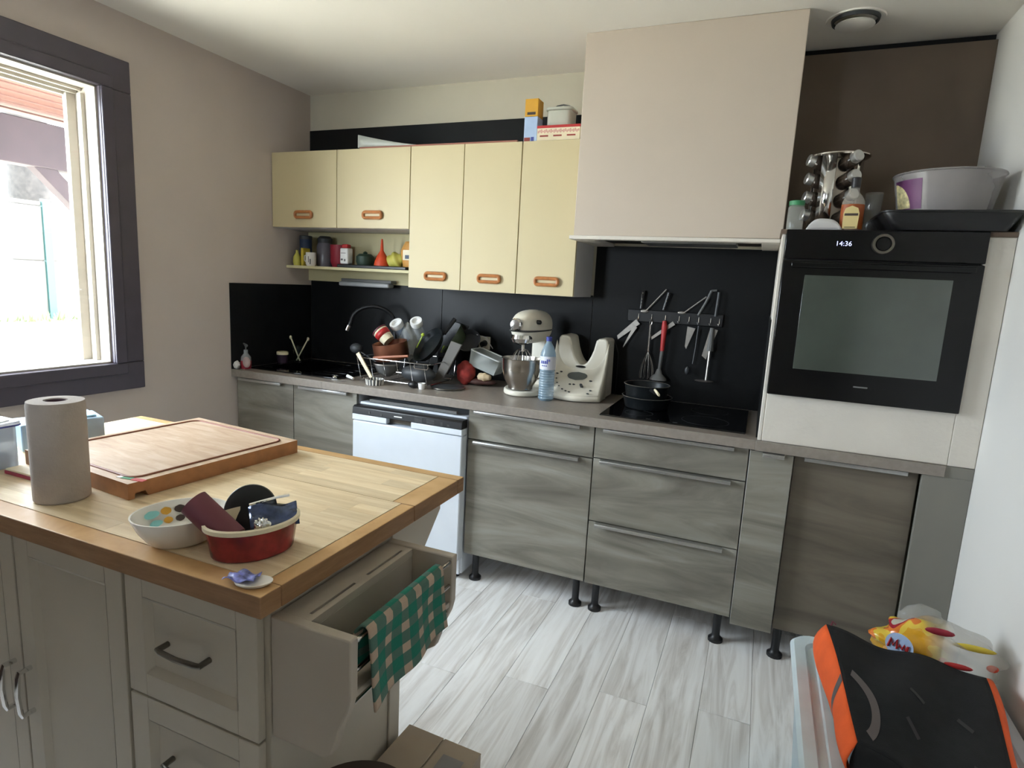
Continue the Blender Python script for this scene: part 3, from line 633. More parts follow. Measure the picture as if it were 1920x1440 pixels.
tag(obj('upturned_pot', B().ell((1.05, -.40, .955), (.10, .05, .045), fn=lambda d: 1+.06*sin(6*d.x)), 'darkgrey'), 'dark grey upturned pot in the right half of the rack', 'pot')
tag(obj('baking_tin', B().lathe([(.055, 0), (.065, .05), (.063, .05), (.052, .004), (.001, .004)], (.975, -.25, .93), 28, cap1=False), 'darkpan'), 'small dark round baking tin deep in the rack', 'tin')
gb = T('ribbed_glass_dish', 'ribbed glass dish on the worktop in front of the rack', 'dish', (.89, -.565, Z))
obj('dish_body', B().lathe([(.040, 0), (.046, .03), (.044, .03), (.038, .003), (.001, .003)], (.885, -.552, Z), 36, cap1=False), 'midgrey', gb)
for k in range(16):
    a = 2*pi*k/16; cxx, cyy = .885+.0445*cos(a), -.552+.0445*sin(a)
    obj('glass_rib', B().tube([(cxx-.004*cos(a), cyy-.004*sin(a), Z+.002), (cxx, cyy, Z+.030)], .0035, 6), 'ceramic', gb)
tag(obj('tap_plug', B().lathe([(.012, 0), (.012, .006), (.004, .014)], (.63, -.548, Z+.008), 16), 'chrome'), 'tiny chrome plug on the front edge of the sink', 'plug')
tag(obj('white_spoon', B().tube([(.675, -.50, Z+.016), (.735, -.53, Z+.012)], [.009, .006], 8), 'white'), 'short white plastic spoon lying left of the ribbed dish', 'spoon')
tag(obj('fork', B().tube([(.64, -.585, Z+.004), (.72, -.572, Z+.006)], [.003, .002], 6), 'chrome'), 'small steel fork at the front edge of the worktop', 'fork')
tag(obj('egg_cup', B().lathe([(.014, 0), (.019, .03), (.017, .03), (.012, .003), (.001, .003)], (1.135, -.512, Z), 20, cap1=False), 'white'), 'tiny white cup in front of the right end of the rack', 'cup')
tag(obj('rubber_stopper', B().ell((1.085, -.512, Z+.018), (.028, .02, .018)), 'blackplastic'), 'small rounded black lump left of the tiny white cup', 'cloth')
t = T('pan_lid', 'round dark pan lid lying flat on the worktop', 'lid', (1.225, -.40, Z))
obj('lid_disc', B().lathe([(.082, 0), (.086, .004), (.084, .008), (.04, .012), (.001, .013)], (1.225, -.405, Z), 40), 'darkgrey', t); obj('lid_rim', B().lathe([(.083, .004), (.088, .004), (.088, .009), (.083, .009)], (1.225, -.405, Z), 40, cap0=False, cap1=False), 'nickel', t)
tag(obj('red_cloth', B().ell((1.245, -.25, .965), (.052, .04, .062), fn=lambda d: 1+.08*sin(5*d.x+2)*cos(6*d.z)+.04*sin(11*d.z+d.x*5)), mat('red_fabric', (142, 44, 38), .8, var=.4, scale=30), smooth=180), 'crumpled red bag between the rack and the food container', 'bag')
tag(obj('bread_heel', B().ell((1.345, -.24, .950), (.040, .025, .022), fn=lambda d: 1+.1*sin(9*d.x)), mat('bread_colour', (206, 184, 150), .8, var=.15, scale=40), smooth=180), 'pale crumpled paper bag below the clear food container', 'bag')
tag(obj('brown_bag', B().ell((1.30, -.22, .922), (.10, .05, .020), fn=lambda d: 1+.1*sin(9*d.x)), mat('dark_brown_bag', (70, 40, 34), .7, var=.4, scale=40), smooth=180), 'flat dark brown bag under the red and pale ones', 'bag')
t = T('food_container', 'clear plastic food container tipped sideways left of the mixer', 'container', (1.33, -.2, 1.0))
bb = B(); bb.M = Matrix.Translation((1.345, -.20, 1.025)) @ Matrix.Rotation(R(17), 4, 'Y')
bb.add([(-.075, -.05, -.04), (.075, -.05, -.04), (.075, .05, -.04), (-.075, .05, -.04), (-.085, -.058, .04), (.085, -.058, .04), (.085, .058, .04), (-.085, .058, .04)], [(0, 3, 2, 1), (0, 1, 5, 4), (1, 2, 6, 5), (2, 3, 7, 6), (3, 0, 4, 7)])
obj('container_body', bb, mat('frosted_plastic', (190, 196, 194), .25, alpha=.6), t, solid=.002)
bb = B(); bb.M = Matrix.Translation((1.345, -.20, 1.025)) @ Matrix.Rotation(R(17), 4, 'Y'); bb.tube([(a, b_, .042) for a, b_ in rrect(-.088, .088, -.061, .061, .015, 3)], .004, 6, closed=True); obj('container_rim', bb, mat('frosted_rim', (210, 214, 212), .3, alpha=.8), t)

# stand mixer
mx_ = T('stand_mixer', 'ivory stand mixer with a steel bowl and whisk', 'mixer', (1.58, -.25, Z))
MA = Matrix.Translation((1.605, -.215, Z)) @ Matrix.Rotation(R(-6), 4, 'Z')   # local -y = front
bb = B(); bb.M = MA
bb.prism([(.115*cos(a)*(1 if sin(a) < 0 else .82), -.02+.175*sin(a)) for a in [2*pi*k/32 for k in range(32)]], 'z', .002, .028)
obj('base_plate', bb, 'ivory', mx_, .008, seg=3)
bb = B(); bb.M = MA
bb.prism([(-.045, .06), (-.04, .13), (.04, .13), (.045, .06)], 'z', .02, .275)
obj('column', bb, 'ivory', mx_, .015, seg=3)
bb = B(); bb.M = MA
bb.ell((0, -.035, .335), (.070, .168, .083), 40, 26, fn=lambda d: (abs(d.x)**2.6+abs(d.y)**2.6+abs(d.z)**2.6)**(-1/2.6)*(1-.08*max(0, -d.y))); obj('motor_head', bb, 'ivory', mx_)
bb = B(); bb.M = MA
bb.ell((0, -.035, .318), (.0725, .171, .009), 40, 8, fn=lambda d: (abs(d.x)**2.6+abs(d.y)**2.6+abs(d.z)**2.6)**(-1/2.6)); obj('trim_band', bb, 'darkgrey', mx_)
bb = B(); bb.M = MA @ Matrix.Translation((0, -.200, .350)) @ Matrix.Rotation(R(90), 4, 'X'); bb.lathe([(.030, -.03), (.030, .006), (.024, .014), (.001, .015)], seg=24); obj('front_hub', bb, 'chrome', mx_)
bb = B(); bb.M = MA @ Matrix.Translation((.066, -.10, .362)) @ Matrix.Rotation(R(90), 4, 'Y'); bb.lathe([(.011, -.02), (.011, .012), (.008, .016)], seg=16); obj('hub_knob', bb, 'blackplastic', mx_)
bb = B(); bb.M = MA; bb.lathe([(.050, .298), (.054, .280), (.045, .262), (.02, .250)], (0, -.135, 0), 28); obj('planetary', bb, 'chrome', mx_)
bb = B(); bb.M = MA; bb.tube([(0, -.12, .255), (0, -.12, .215)], .008, 10); obj('whisk_shaft', bb, 'steel', mx_)
bb = B(); bb.M = MA
for k in range(6):
    a = pi*k/6
    pts = [(.052*sin(pi*q/14)**.8*cos(a)*(1 if 1 else 0), -.12+.052*sin(pi*q/14)**.8*sin(a), .228-.16*(1-cos(pi*q/14))/2) for q in range(15)]
    pts2 = [(-(p_[0]), -.24-p_[1], p_[2]) for p_ in reversed(pts)]
    bb.tube(pts+pts2[1:], .0014, 5)
obj('whisk', bb, 'chrome', mx_)
bb = B(); bb.M = MA
bb.lathe([(.052, .030), (.060, .034), (.060, .044), (.082, .08), (.094, .13), (.098, .180), (.100, .183), (.097, .184), (.091, .13), (.078, .08), (.05, .05), (.001, .05)], (0, -.125, 0), 44, cap1=False); obj('mixing_bowl', bb, 'steel', mx_)
bb = B(); bb.M = MA; bb.tube([(.09, -.125, .165), (.125, -.125, .16), (.128, -.125, .10), (.085, -.125, .09)], .005, 8); obj('bowl_handle', bb, 'steel', mx_)
# water bottle
wb = T('water_bottle', 'clear water bottle with a blue cap right of the mixer', 'bottle', (1.735, -.36, Z))
bx, by = 1.745, -.388
prof = [(.030, 0), (.036, .008)]
for k in range(12): prof += [(.0375, .012+k*.012), (.0355, .018+k*.012)]
prof += [(.037, .16), (.037, .21), (.036, .225), (.026, .255), (.013, .275), (.012, .285)]
obj('bottle_body', B().lathe(prof, (bx, by, Z), 28), mat('blue_tinted_pet', (150, 176, 194), .12, alpha=.55), wb)
lb = obj('bottle_label', B().lathe([(.0378, .150), (.0378, .212)], (bx, by, Z), 32, cap0=False, cap1=False), mat('label_paper', (214, 216, 226), .5), wb)
mk = B()
for a0, z0_, h_, n_ in ((-118, .178, .014, 4), (-75, .190, .010, 2), (-110, .166, .005, 3)):
    for k in range(n_):
        a = R(a0+k*14); mk.box(bx+.0383*cos(a)-.003, bx+.0383*cos(a)+.003, by+.0383*sin(a)-.0008, by+.0383*sin(a)+.0008, Z+z0_, Z+z0_+h_)
obj('label_print', mk, 'blue', lb)
obj('bottle_cap', B().lathe([(.013, .283), (.014, .300), (.012, .303)], (bx, by, Z), 20), 'blue', wb)
# cooking processor base
tm = T('food_processor_base', 'white V-shaped food processor base without its jug, left of the hob', 'food processor', (1.853, -.2, Z))
def curveV():
    p = [(1.742, .905), (2.030, .905), (2.026, 1.185), (2.015, 1.197), (1.975, 1.195), (1.962, 1.185)]
    for k in range(1, 12):
        a = k/12; p.append((1.962-(1.962-1.822)*a, 1.185-(.125)*sin(pi*a)**.7))
    p += [(1.820, 1.19), (1.810, 1.20), (1.770, 1.203), (1.755, 1.19)]
    return [(1.720+(u_-1.742)*.92, w_) for u_, w_ in p]
obj('v_cradle', B().prism(curveV(), 'y', -.20, -.055), 'ivory', tm, .010, seg=3)
def cons(u, v):
    x_ = 1.720+u*.265; bow = .055*sin(pi*u)
    ys = -.19-(.115+bow)*v; zs = 1.045-.115*v-.02*sin(pi*u)*0
    # cheeks rise at the sides
    zs += .13*(abs(2*u-1)**4)*(1-v)**1.5
    return (x_, ys, zs)
cg = B(); cg.grid(cons, 24, 12)
cg.grid(lambda u, v: (cons(u, 1)[0], cons(u, 1)[1], .905+(cons(u, 1)[2]-.905)*v), 24, 2)
cg.grid(lambda u, v: (1.720, cons(0, u)[1], .905+(cons(0, u)[2]-.905)*v), 12, 2)
cg.grid(lambda u, v: (1.985, cons(0, u)[1], .905+(cons(0, u)[2]-.905)*v), 12, 2)
obj('control_console', cg, 'ivory', tm, smooth=50, solid=.003)
def conspt(u, v, lift=.002):
    a = cons(u, v); return (a[0], a[1]-lift*.6, a[2]+lift)
sc_ = B(); sc_.grid(lambda u, v: conspt(.5+(u-.5)*.38*math.sqrt(max(0, 1-(2*v-1)**2))+1e-5*v, .18+.30*v, .0035), 12, 8); obj('display', sc_, mat('grey_lcd', (96, 100, 96), .3), tm)
for (u, v, w_) in ((.12, .45, .007), (.18, .33, .007), (.13, .58, .005), (.17, .68, .005), (.23, .76, .005), (.32, .84, .006), (.40, .88, .006), (.47, .90, .006), (.43, .64, .007), (.50, .63, .007), (.78, .50, .008), (.83, .82, .007), (.80, .92, .007)):
    c_ = conspt(u, v, .004); obj('button', B().ell(c_, (w_, w_*.6, w_*.5), 10, 6), 'darkgrey', tm)
c_ = conspt(.66, .70, .006); bb = B(); bb.M = Matrix.Translation(c_) @ Matrix.Rotation(R(-35), 4, 'X'); bb.box(-.006, .006, -.022, .022, -.004, .006); obj('selector_knob', bb, 'darkgrey', tm, .002)
obj('blade_socket', B().ell((1.853, -.195, 1.052), (.028, .02, .006), 20, 8), 'blackplastic', tm)
obj('mains_cord', B().tube([(1.985, -.07, 1.18), (2.005, -.06, 1.12), (2.005, -.05, 1.0), (2.0, -.04, .905)], .0025, 6), 'blackplastic', tm)

# pans on the hob
def pan(cx, cy, z, r_, h, m, name, label, handle):
    t = T(name, label, 'pan', (cx, cy, z))
    obj('pan_body', B().lathe([(r_*.80, 0), (r_*.86, .004), (r_*.97, h-.006), (r_, h), (r_*.975, h), (r_*.94, h-.006), (r_*.82, .006), (.001, .006)], (cx, cy, z), 44, cap1=False), m, t)
    obj('pan_rim', B().lathe([(r_-.001, h-.002), (r_+.002, h), (r_, h+.0015), (r_-.002, h)], (cx, cy, z), 44, cap0=False, cap1=False), 'brushed', t)
    if handle:
        d = Vector(handle).normalized()
        p0 = Vector((cx, cy, z+h-.012))+d*(r_-.004)
        obj('handle', B().tube([p0, p0+d*.05+Vector((0, 0, .004)), p0+d*.10+Vector((0, 0, .008))], [.008, .009, .010], 10), 'blackplastic', t)
        q = p0+d*.125+Vector((0, 0, .012)); s_ = d.cross(Vector((0, 0, 1)))
        obj('handle_loop', B().tube([q+d*.024*cos(a)*1.0+(Vector((0, 0, 1))*.55+s_*.45)*.020*sin(a) for a in [2*pi*k/16 for k in range(16)]], .0045, 8, closed=True), 'cream2', t)
    return t
pan(2.205, -.29, .906, .113, .055, 'darkpan', 'frying_pan', 'wider black pan, lower of the two stacked on the hob', None)
pan(2.200, -.29, .925, .103, .090, 'darkpan', 'saucepan', 'black pan nested in the wider one, with a cream loop on its handle', (.38, -1, 0))

# utensil rail
rl = T('knife_rail', 'black magnetic knife rail with hooks on the black wall above the hob', 'rail', (2.255, -.02, 1.285))
box('rail_bar', (2.03, 2.485, -.026, -.006, 1.285, 1.345), 'blackplastic', rl, .003)
hooks = [2.085, 2.150, 2.217, 2.283, 2.330, 2.375, 2.430, 2.470]
for hx in hooks:
    obj('hook', B().tube([(hx, -.027, 1.325), (hx, -.031, 1.30), (hx-.003, -.036, 1.292), (hx-.006, -.034, 1.300)], .0025, 6), 'chrome', rl)
def blade(name, label, p0, p1, w0, w1, y=-.033, handle=None, cat='knife', m='brushed'):
    t = T(name, label, cat, (p0[0], y, p0[1]))
    a = Vector((p0[0], p0[1])); b_ = Vector((p1[0], p1[1])); d = (b_-a).normalized(); n_ = Vector((-d.y, d.x))
    poly = [a+n_*w0/2, b_+n_*w1/2, b_-n_*w1/2-d*w0*.3, a-n_*w0/2]
    obj('blade', B().prism([(q.x, q.y) for q in poly], 'y', y-.001, y+.001), m, t)
    if handle:
        obj('handle', B().tube([(handle[0][0], y, handle[0][1]), (handle[1][0], y, handle[1][1])], [.008, .010], 8), 'blackplastic', t)
        for k in range(3):
            q = Vector(handle[0]).lerp(Vector(handle[1]), .2+.33*k); obj('rivet', B().ell((q.x, y-.010, q.y), (.003, .002, .003), 8, 5), 'brushed', t)
    return t
blade('kitchen_knife', 'broad knife with its blade slanting left below the rail', (2.085, 1.285), (1.985, 1.195), .030, .018, handle=((2.095, 1.35), (2.10, 1.44)))
blade('kitchen_knife', 'slim knife at the left end of the rail, blade pointing down', (2.075, 1.26), (2.020, 1.150), .020, .004, y=-.038)
blade('kitchen_knife', 'knife slanting left behind the red-handled ladle', (2.26, 1.29), (2.155, 1.205), .020, .012, y=-.030, handle=((2.205, 1.35), (2.225, 1.435)))
blade('cleaver', 'short wide grey knife hanging between the empty hooks', (2.345, 1.275), (2.325, 1.17), .038, .010, y=-.034)
blade('spatula', 'slotted steel spatula hanging at the right of the rail', (2.45, 1.275), (2.415, 1.13), .036, .024, y=-.034, cat='spatula')
def stick(name, label, pts, r_, cat, m='brushed', head=None):
    t = T(name, label, cat, pts[0]); obj('shaft', B().tube(pts, r_, 8), m, t)
    if head: obj('head', head, m, t)
    return t
stick('skewer_spoon', 'thin steel spoon stuck on the rail leaning right, above the whisk', [(2.115, -.03, 1.335), (2.21, -.03, 1.45)], .004, 'spoon', head=B().ell((2.112, -.03, 1.338), (.020, .004, .010), 14, 6))
stick('skewer_spoon', 'thin steel fork stuck on the rail leaning right, centre', [(2.30, -.03, 1.34), (2.40, -.03, 1.425)], .004, 'fork', head=B().ell((2.292, -.03, 1.342), (.020, .004, .008), 14, 6))
stick('tongs', 'steel tongs with a chrome end rising above the rail', [(2.37, -.03, 1.335), (2.40, -.03, 1.40), (2.42, -.03, 1.455)], .006, 'tongs', m='midgrey', head=B().tube([(2.42, -.03, 1.455), (2.444, -.03, 1.457)], .005, 8))
stick('peeler', 'dark utensil stuck at the right end of the rail, handle up', [(2.450, -.03, 1.335), (2.455, -.03, 1.45)], .007, 'utensil', m='darkgrey')
wk = T('balloon_whisk', 'steel balloon whisk hanging from the rail', 'whisk', (2.150, -.04, 1.28))
obj('handle', B().tube([(2.150, -.04, 1.275), (2.150, -.04, 1.14)], [.006, .007], 10), 'steel', wk); obj('hang_loop', B().tube([(2.150+.006*cos(a), -.04, 1.285+.011*sin(a)) for a in [2*pi*k/12 for k in range(12)]], .0015, 5, closed=True), 'steel', wk)
bb = B()
for k in range(5):
    a = pi*k/5
    for s_ in (1, -1):
        bb.tube([(2.150+s_*.034*cos(a)*sin(pi*.5*(q/10)**.9*1.15), -.04+s_*.022*sin(a)*sin(pi*.5*(q/10)**.9*1.15), 1.14-.135*(q/10)) for q in range(11)], .0011, 5)
obj('whisk_wires', bb, 'brushed', wk)
ld = T('red_ladle', 'kitchen masher with a bright red handle and grey shaft on the rail', 'ladle', (2.217, -.045, 1.29))
obj('handle', B().tube([(2.217, -.045, 1.298), (2.219, -.045, 1.27), (2.218, -.045, 1.15)], [.010, .014, .010], 12), 'red', ld)
obj('shaft', B().tube([(2.218, -.045, 1.15), (2.213, -.045, 1.06)], [.009, .008], 10), 'midgrey', ld)
obj('masher_head', B().lathe([(.042, .0), (.040, .010), (.018, .03), (.010, .055)], (2.212, -.05, 1.005), 24, sy=.7), 'midgrey', ld)
stick('serving_spoon', 'long dark spoon hanging below the rail with a pale tip', [(2.378, -.038, 1.285), (2.374, -.038, 1.18), (2.368, -.038, 1.10)], .0035, 'spoon', m='darkgrey', head=B().ell((2.345, -.04, 1.065), (.012, .008, .020), 12, 8))
tn = T('turner', 'long grey turner with a flat foot at the right end of the rail', 'spatula', (2.44, -.045, 1.29))
obj('handle', B().tube([(2.442, -.045, 1.28), (2.442, -.045, 1.17)], [.010, .016], 10), 'midgrey', tn); obj('shaft', B().tube([(2.442, -.045, 1.18), (2.438, -.045, 1.03)], .006, 8), 'brushed', tn); obj('foot_plate', B().ell((2.43, -.06, 1.025), (.045, .03, .005), 20, 6), 'brushed', tn)

# ================================================================= ON THE OVEN COLUMN
DZ = 1.682
t = T('green_lid_jar', 'small glass jar with a green lid at the left edge of the oven column', 'jar', (2.735, -.55, DZ))
obj('jar_body', B().lathe([(.026, 0), (.028, .01), (.028, .085), (.022, .095)], (2.728, -.55, DZ), 24), mat('jar_glass', (176, 178, 172), .08, alpha=.4), t); obj('jar_lid', B().lathe([(.026, .093), (.027, .108), (.024, .110)], (2.728, -.55, DZ), 24), 'green', t)
pb = B(); pb.grid(lambda u, v: (2.765+.115*u, -.60+.06*v, DZ+.003+.042*sin(pi*u)**.8*(1-.2*v)+.004*sin(9*u)), 14, 4)
pb.grid(lambda u, v: (2.765+.115*u, -.60, DZ+.002+(.001+.042*sin(pi*u)**.8+.004*sin(9*u))*v), 14, 3)
tag(obj('paper_filter', pb, 'carcass', solid=.0015), 'folded white paper lying in front of the spice carousel', 'paper')
sr = T('spice_carousel', 'tall chrome spice carousel with round top on the oven column', 'spice rack', (2.86, -.42, DZ))
SX, SY = 2.856, -.42
obj('top_disc', B().lathe([(.100, .280), (.104, .283), (.104, .287), (.001, .290)], (SX, SY, DZ), 44), 'steel', sr)
obj('base_disc', B().lathe([(.10, .0), (.102, .004), (.098, .010), (.001, .010)], (SX, SY, DZ), 44), 'steel', sr)
faces = []
for k in range(4):
    a = R(-72+90*k+45)    # chrome corner fins between the jar columns
    c0 = Vector((SX+.078*cos(a), SY+.078*sin(a), 0)); s_ = Vector((-sin(a), cos(a), 0))
    fb = B(); w_ = .026
    fb.add([c0-s_*w_+Vector((0, 0, DZ+.01)), c0+s_*w_+Vector((0, 0, DZ+.01)), c0+s_*w_+Vector((0, 0, DZ+.28)), c0-s_*w_+Vector((0, 0, DZ+.28))], [(0, 1, 2, 3)])
    obj('chrome_panel', fb, 'chrome', sr, solid=.003)
obj('inner_post', B().box(SX-.03, SX+.03, SY-.03, SY+.03, DZ+.01, DZ+.28), 'steel', sr, .003)
names_ = ['top', 'second', 'third', 'bottom']
jt = mat('spice_jar_glass', (70, 58, 48), .12, alpha=.8, var=.3)
proto = None
for side, ang in (('left', -162), ('right', -72+12)):
    for k in range(4):
        z_ = DZ+.245-.066*k
        lab = '%s spice jar in the %s column of the carousel, silver cap outwards' % (names_[k], side)
        if proto is None:
            proto = empty('spice_jar', (0, 0, 0), lab, 'jar', 'spice jars in the carousel')
            b1 = B(); b1.M = Matrix.Rotation(R(90), 4, 'Y'); b1.lathe([(.020, .034), (.026, .038), (.026, .085), (.020, .092)], seg=20); obj('jar_glass', b1, jt, proto)
            b2 = B(); b2.M = Matrix.Rotation(R(90), 4, 'Y'); b2.lathe([(.021, .091), (.021, .112), (.018, .115)], seg=20); obj('jar_cap', b2, 'alu', proto)
            q = proto
        else:
            q = proto.copy(); C.objects.link(q); q['label'] = lab
            for ch in list(proto.children):
                c2 = ch.copy(); C.objects.link(c2); c2.parent = q
        q.location = (SX, SY, z_)
        q.rotation_euler = (0, R(-14), R(ang))
wbt = T('whisky_bottle', 'spirits bottle with a cream arched label and amber drink', 'bottle', (2.925, -.56, DZ))
QX, QY = 2.908, -.575
obj('bottle_glass', B().lathe([(.034, 0), (.036, .006), (.036, .10), (.030, .115), (.014, .135), (.013, .155)], (QX, QY, DZ), 32, sx=1, sy=.75), mat('clear_bottle_glass', (196, 190, 180), .05, alpha=.35), wbt)
obj('liquor', B().lathe([(.031, .004), (.0365, .008), (.0365, .092)], (QX, QY, DZ), 32, sy=.75), 'amber', wbt)
obj('cap', B().lathe([(.0145, .150), (.0155, .182), (.013, .185)], (QX, QY, DZ), 20), 'blackplastic', wbt)
lp_ = [(-.026, .008), (.020, .008), (.022, .06), (.016, .078), (-.003, .086), (-.022, .078), (-.027, .06)]
lbm = B(); lbm.M = Matrix.Translation((QX-.002, QY-.0265, DZ)) @ Matrix.Rotation(R(-6), 4, 'Z'); lbm.prism(lp_, 'y', -.002, 0)
lbo = obj('bottle_label', lbm, mat('gold_cream_label', (216, 196, 138), .4), wbt)
lbm = B(); lbm.M = Matrix.Translation((QX-.002, QY-.0285, DZ)) @ Matrix.Rotation(R(-6), 4, 'Z'); lbm.box(-.024, .018, -.0006, 0, .052, .060).box(-.020, .014, -.0006, 0, .012, .014); obj('label_band', lbm, 'brown', lbo)
tag(obj('tall_glass', B().lathe([(.024, 0), (.030, .15), (.028, .15), (.022, .005), (.001, .005)], (2.985, -.45, DZ), 28, cap1=False), clearmat('tall_glass_grey', (150, 150, 148), .22), None), 'tall clear drinking glass right of the spirits bottle', 'glass')
bt = T('baking_tray', 'black baking tray with flared sides under the clear bowl', 'baking tray', (3.18, -.47, DZ))
tp = B()
def loop(x0, x1, y0, y1, z): return [(a, b_, z) for a, b_ in rrect(x0, x1, y0, y1, .03, 4)]
L1 = loop(3.03, 3.345, -.66, -.30, DZ+.0015); L2 = loop(2.985, 3.368, -.71, -.25, DZ+.055); n_ = len(L1)
tp.add(L1+L2, [tuple(range(n_))]+[(i, (i+1) % n_, (i+1) % n_+n_, i+n_) for i in range(n_)])
obj('tray_body', tp, 'blackplastic', bt, solid=.003); obj('tray_rim', B().tube(L2, .004, 6, closed=True), 'blackplastic', bt)
bw = T('clear_bowl', 'large clear plastic tub with a purple label resting in the black tray', 'tub', (3.19, -.47, DZ+.05))
BX, BY, BZ = 3.197, -.47, DZ+.062
obj('tub_body', B().lathe([(.128, 0), (.135, .006), (.160, .135), (.166, .138), (.164, .142), (.157, .135), (.132, .010), (.001, .006)], (BX, BY, BZ), 56, cap1=False), mat('milky_clear_plastic', (170, 166, 166), .25, alpha=.5), bw)
def lab_pt(u, v, lift=.0012):
    a = R(-172+44*u); z_ = .018+.098*v; r_ = .135+(.025*(z_-.006)/.129)+lift
    return (BX+r_*cos(a), BY+r_*sin(a), BZ+z_)
lg = B(); lg.grid(lambda u, v: lab_pt(u, v), 10, 4); lo = obj('tub_label', lg, 'purple', bw)
lg = B(); lg.grid(lambda u, v: lab_pt(.02+u*.62*math.sqrt(max(.02, 1-v*v)), .04+.86*v, .002), 10, 8); obj('label_picture', lg, mat('label_salad_picture', (206, 196, 150), .5, var=.5, scale=60), lo)
obj('packet', B().lathe([(.126, .010), (.131, .012), (.131, .016)], (BX, BY, BZ-.010), 40), 'burgundy', bw)

# ================================================================= ISLAND
IZ = .898
isl = T('kitchen_island', 'white painted kitchen island with doors, drawers and a butcher-block top', 'kitchen island', (1.3, -2.08, 0))
IX0, IX1, IY0, IY1 = .70, 1.905, -2.295, -1.875
obj('body', B().box(IX0, IX1, IY0, IY1, .07, IZ-.04).box(IX0+.02, IX1-.02, IY0+.02, IY1-.02, 0, .07), 'island', isl, .003)
def panel_front(name, x0, x1, z0, z1, fr=.05):
    y0 = IY0-.018
    b_ = B().box(x0, x0+fr, y0, IY0-.0005, z0, z1).box(x1-fr, x1, y0, IY0-.0005, z0, z1).box(x0+fr, x1-fr, y0, IY0-.0005, z0, z0+fr).box(x0+fr, x1-fr, y0, IY0-.0005, z1-fr, z1)
    # bevelled field
    a0, a1, c0, c1 = x0+fr, x1-fr, z0+fr, z1-fr; k = .014
    b_.add([(a0, y0, c0), (a1, y0, c0), (a1, y0, c1), (a0, y0, c1), (a0+k, y0+.011, c0+k), (a1-k, y0+.011, c0+k), (a1-k, y0+.011, c1-k), (a0+k, y0+.011, c1-k)],
           [(0, 1, 5, 4), (1, 2, 6, 5), (2, 3, 7, 6), (3, 0, 4, 7), (4, 5, 6, 7)])
    return obj(name, b_, 'island', isl, .0015)
def arch_handle(p, a, b_, out, m):
    a = Vector(a); b_ = Vector(b_); o_ = Vector((0, -out, 0))
    return obj('handle', B().tube([a, a+o_*.9, a+o_+(b_-a)*.1, a.lerp(b_, .5)+o_*1.12, b_+o_-(b_-a)*.1, b_+o_*.9, b_], [.006, .006, .0055, .0055, .0055, .006, .006], 10), m, p)
d_ = panel_front('door', .72, 1.176, .10, .845); arch_handle(d_, (1.150, IY0-.018, .520), (1.150, IY0-.018, .412), .028, 'chrome')
d_ = panel_front('door', 1.182, 1.536, .10, .845); arch_handle(d_, (1.208, IY0-.018, .520), (1.208, IY0-.018, .412), .028, 'chrome')
for z0, z1 in ((.580, .845), (.338, .574), (.10, .332)):
    d_ = panel_front('drawer', 1.546, 1.892, z0, z1)
    zc = z0+(z1-z0)*.47; arch_handle(d_, (1.650, IY0-.008, zc), (1.762, IY0-.008, zc), .026, 'nickel')
obj('corner_post', B().box(IX1-.045, IX1, IY1-.04, IY1+.003, .02, IZ-.042).box(IX1, IX1+.006, IY1-.042, IY1+.003, .02, IZ-.042), 'island', isl, .002)
# top: framed main slab and drop leaf, each of staves
topz0, topz1 = IZ-.04, IZ
YM0, YM1, YL1 = -2.345, -1.862, -1.603
TX0, TX1 = .62, 1.935
obj('top_core', B().box(TX0+.004, TX1-.004, YM0+.004, YM1-.003, topz0, topz1-.006).box(TX0+.004, TX1-.004, YM1+.003, YL1-.004, topz0, topz1-.006), 'blockedge', isl)
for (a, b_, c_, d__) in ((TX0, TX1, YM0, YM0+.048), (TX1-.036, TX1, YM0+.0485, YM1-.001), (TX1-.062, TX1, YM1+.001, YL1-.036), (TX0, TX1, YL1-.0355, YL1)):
    es = box('edge_strip', (a, b_, c_, d__, topz0-.001, topz1), ['blockedge', 'blockside_shaded'], isl, .002)
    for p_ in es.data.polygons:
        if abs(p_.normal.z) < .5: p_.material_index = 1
def staves(x0, x1, y0, y1, n):
    w_ = (y1-y0)/n
    for j in range(n):
        x_ = x0-random.random()*.25
        while x_ < x1:
            L_ = random.uniform(.17, .34)
            if x1-(x_+L_) < .04: L_ = x1-x_
            a = max(x_, x0); b_ = min(x_+L_, x1)
            if b_-a > .003:
                obj('stave', B().box(0, b_-a-.0003, 0, w_-.0003, -.008, 0), 'blocktop', isl, 0, world=False, loc=(a-1.3, y0+j*w_+2.08, topz1))
            x_ += L_
staves(TX0+.002, TX1-.037, YM0+.049, YM1-.001, 9)
staves(TX0+.002, TX1-.063, YM1+.001, YL1-.037, 5)
obj('leaf_bracket', B().prism([(IY1+.004, IZ-.044), (-1.655, IZ-.044), (-1.655, IZ-.085), (-1.80, .665), (IY1+.004, .60)], 'x', IX1-.035, IX1-.013), 'island', isl, .002)
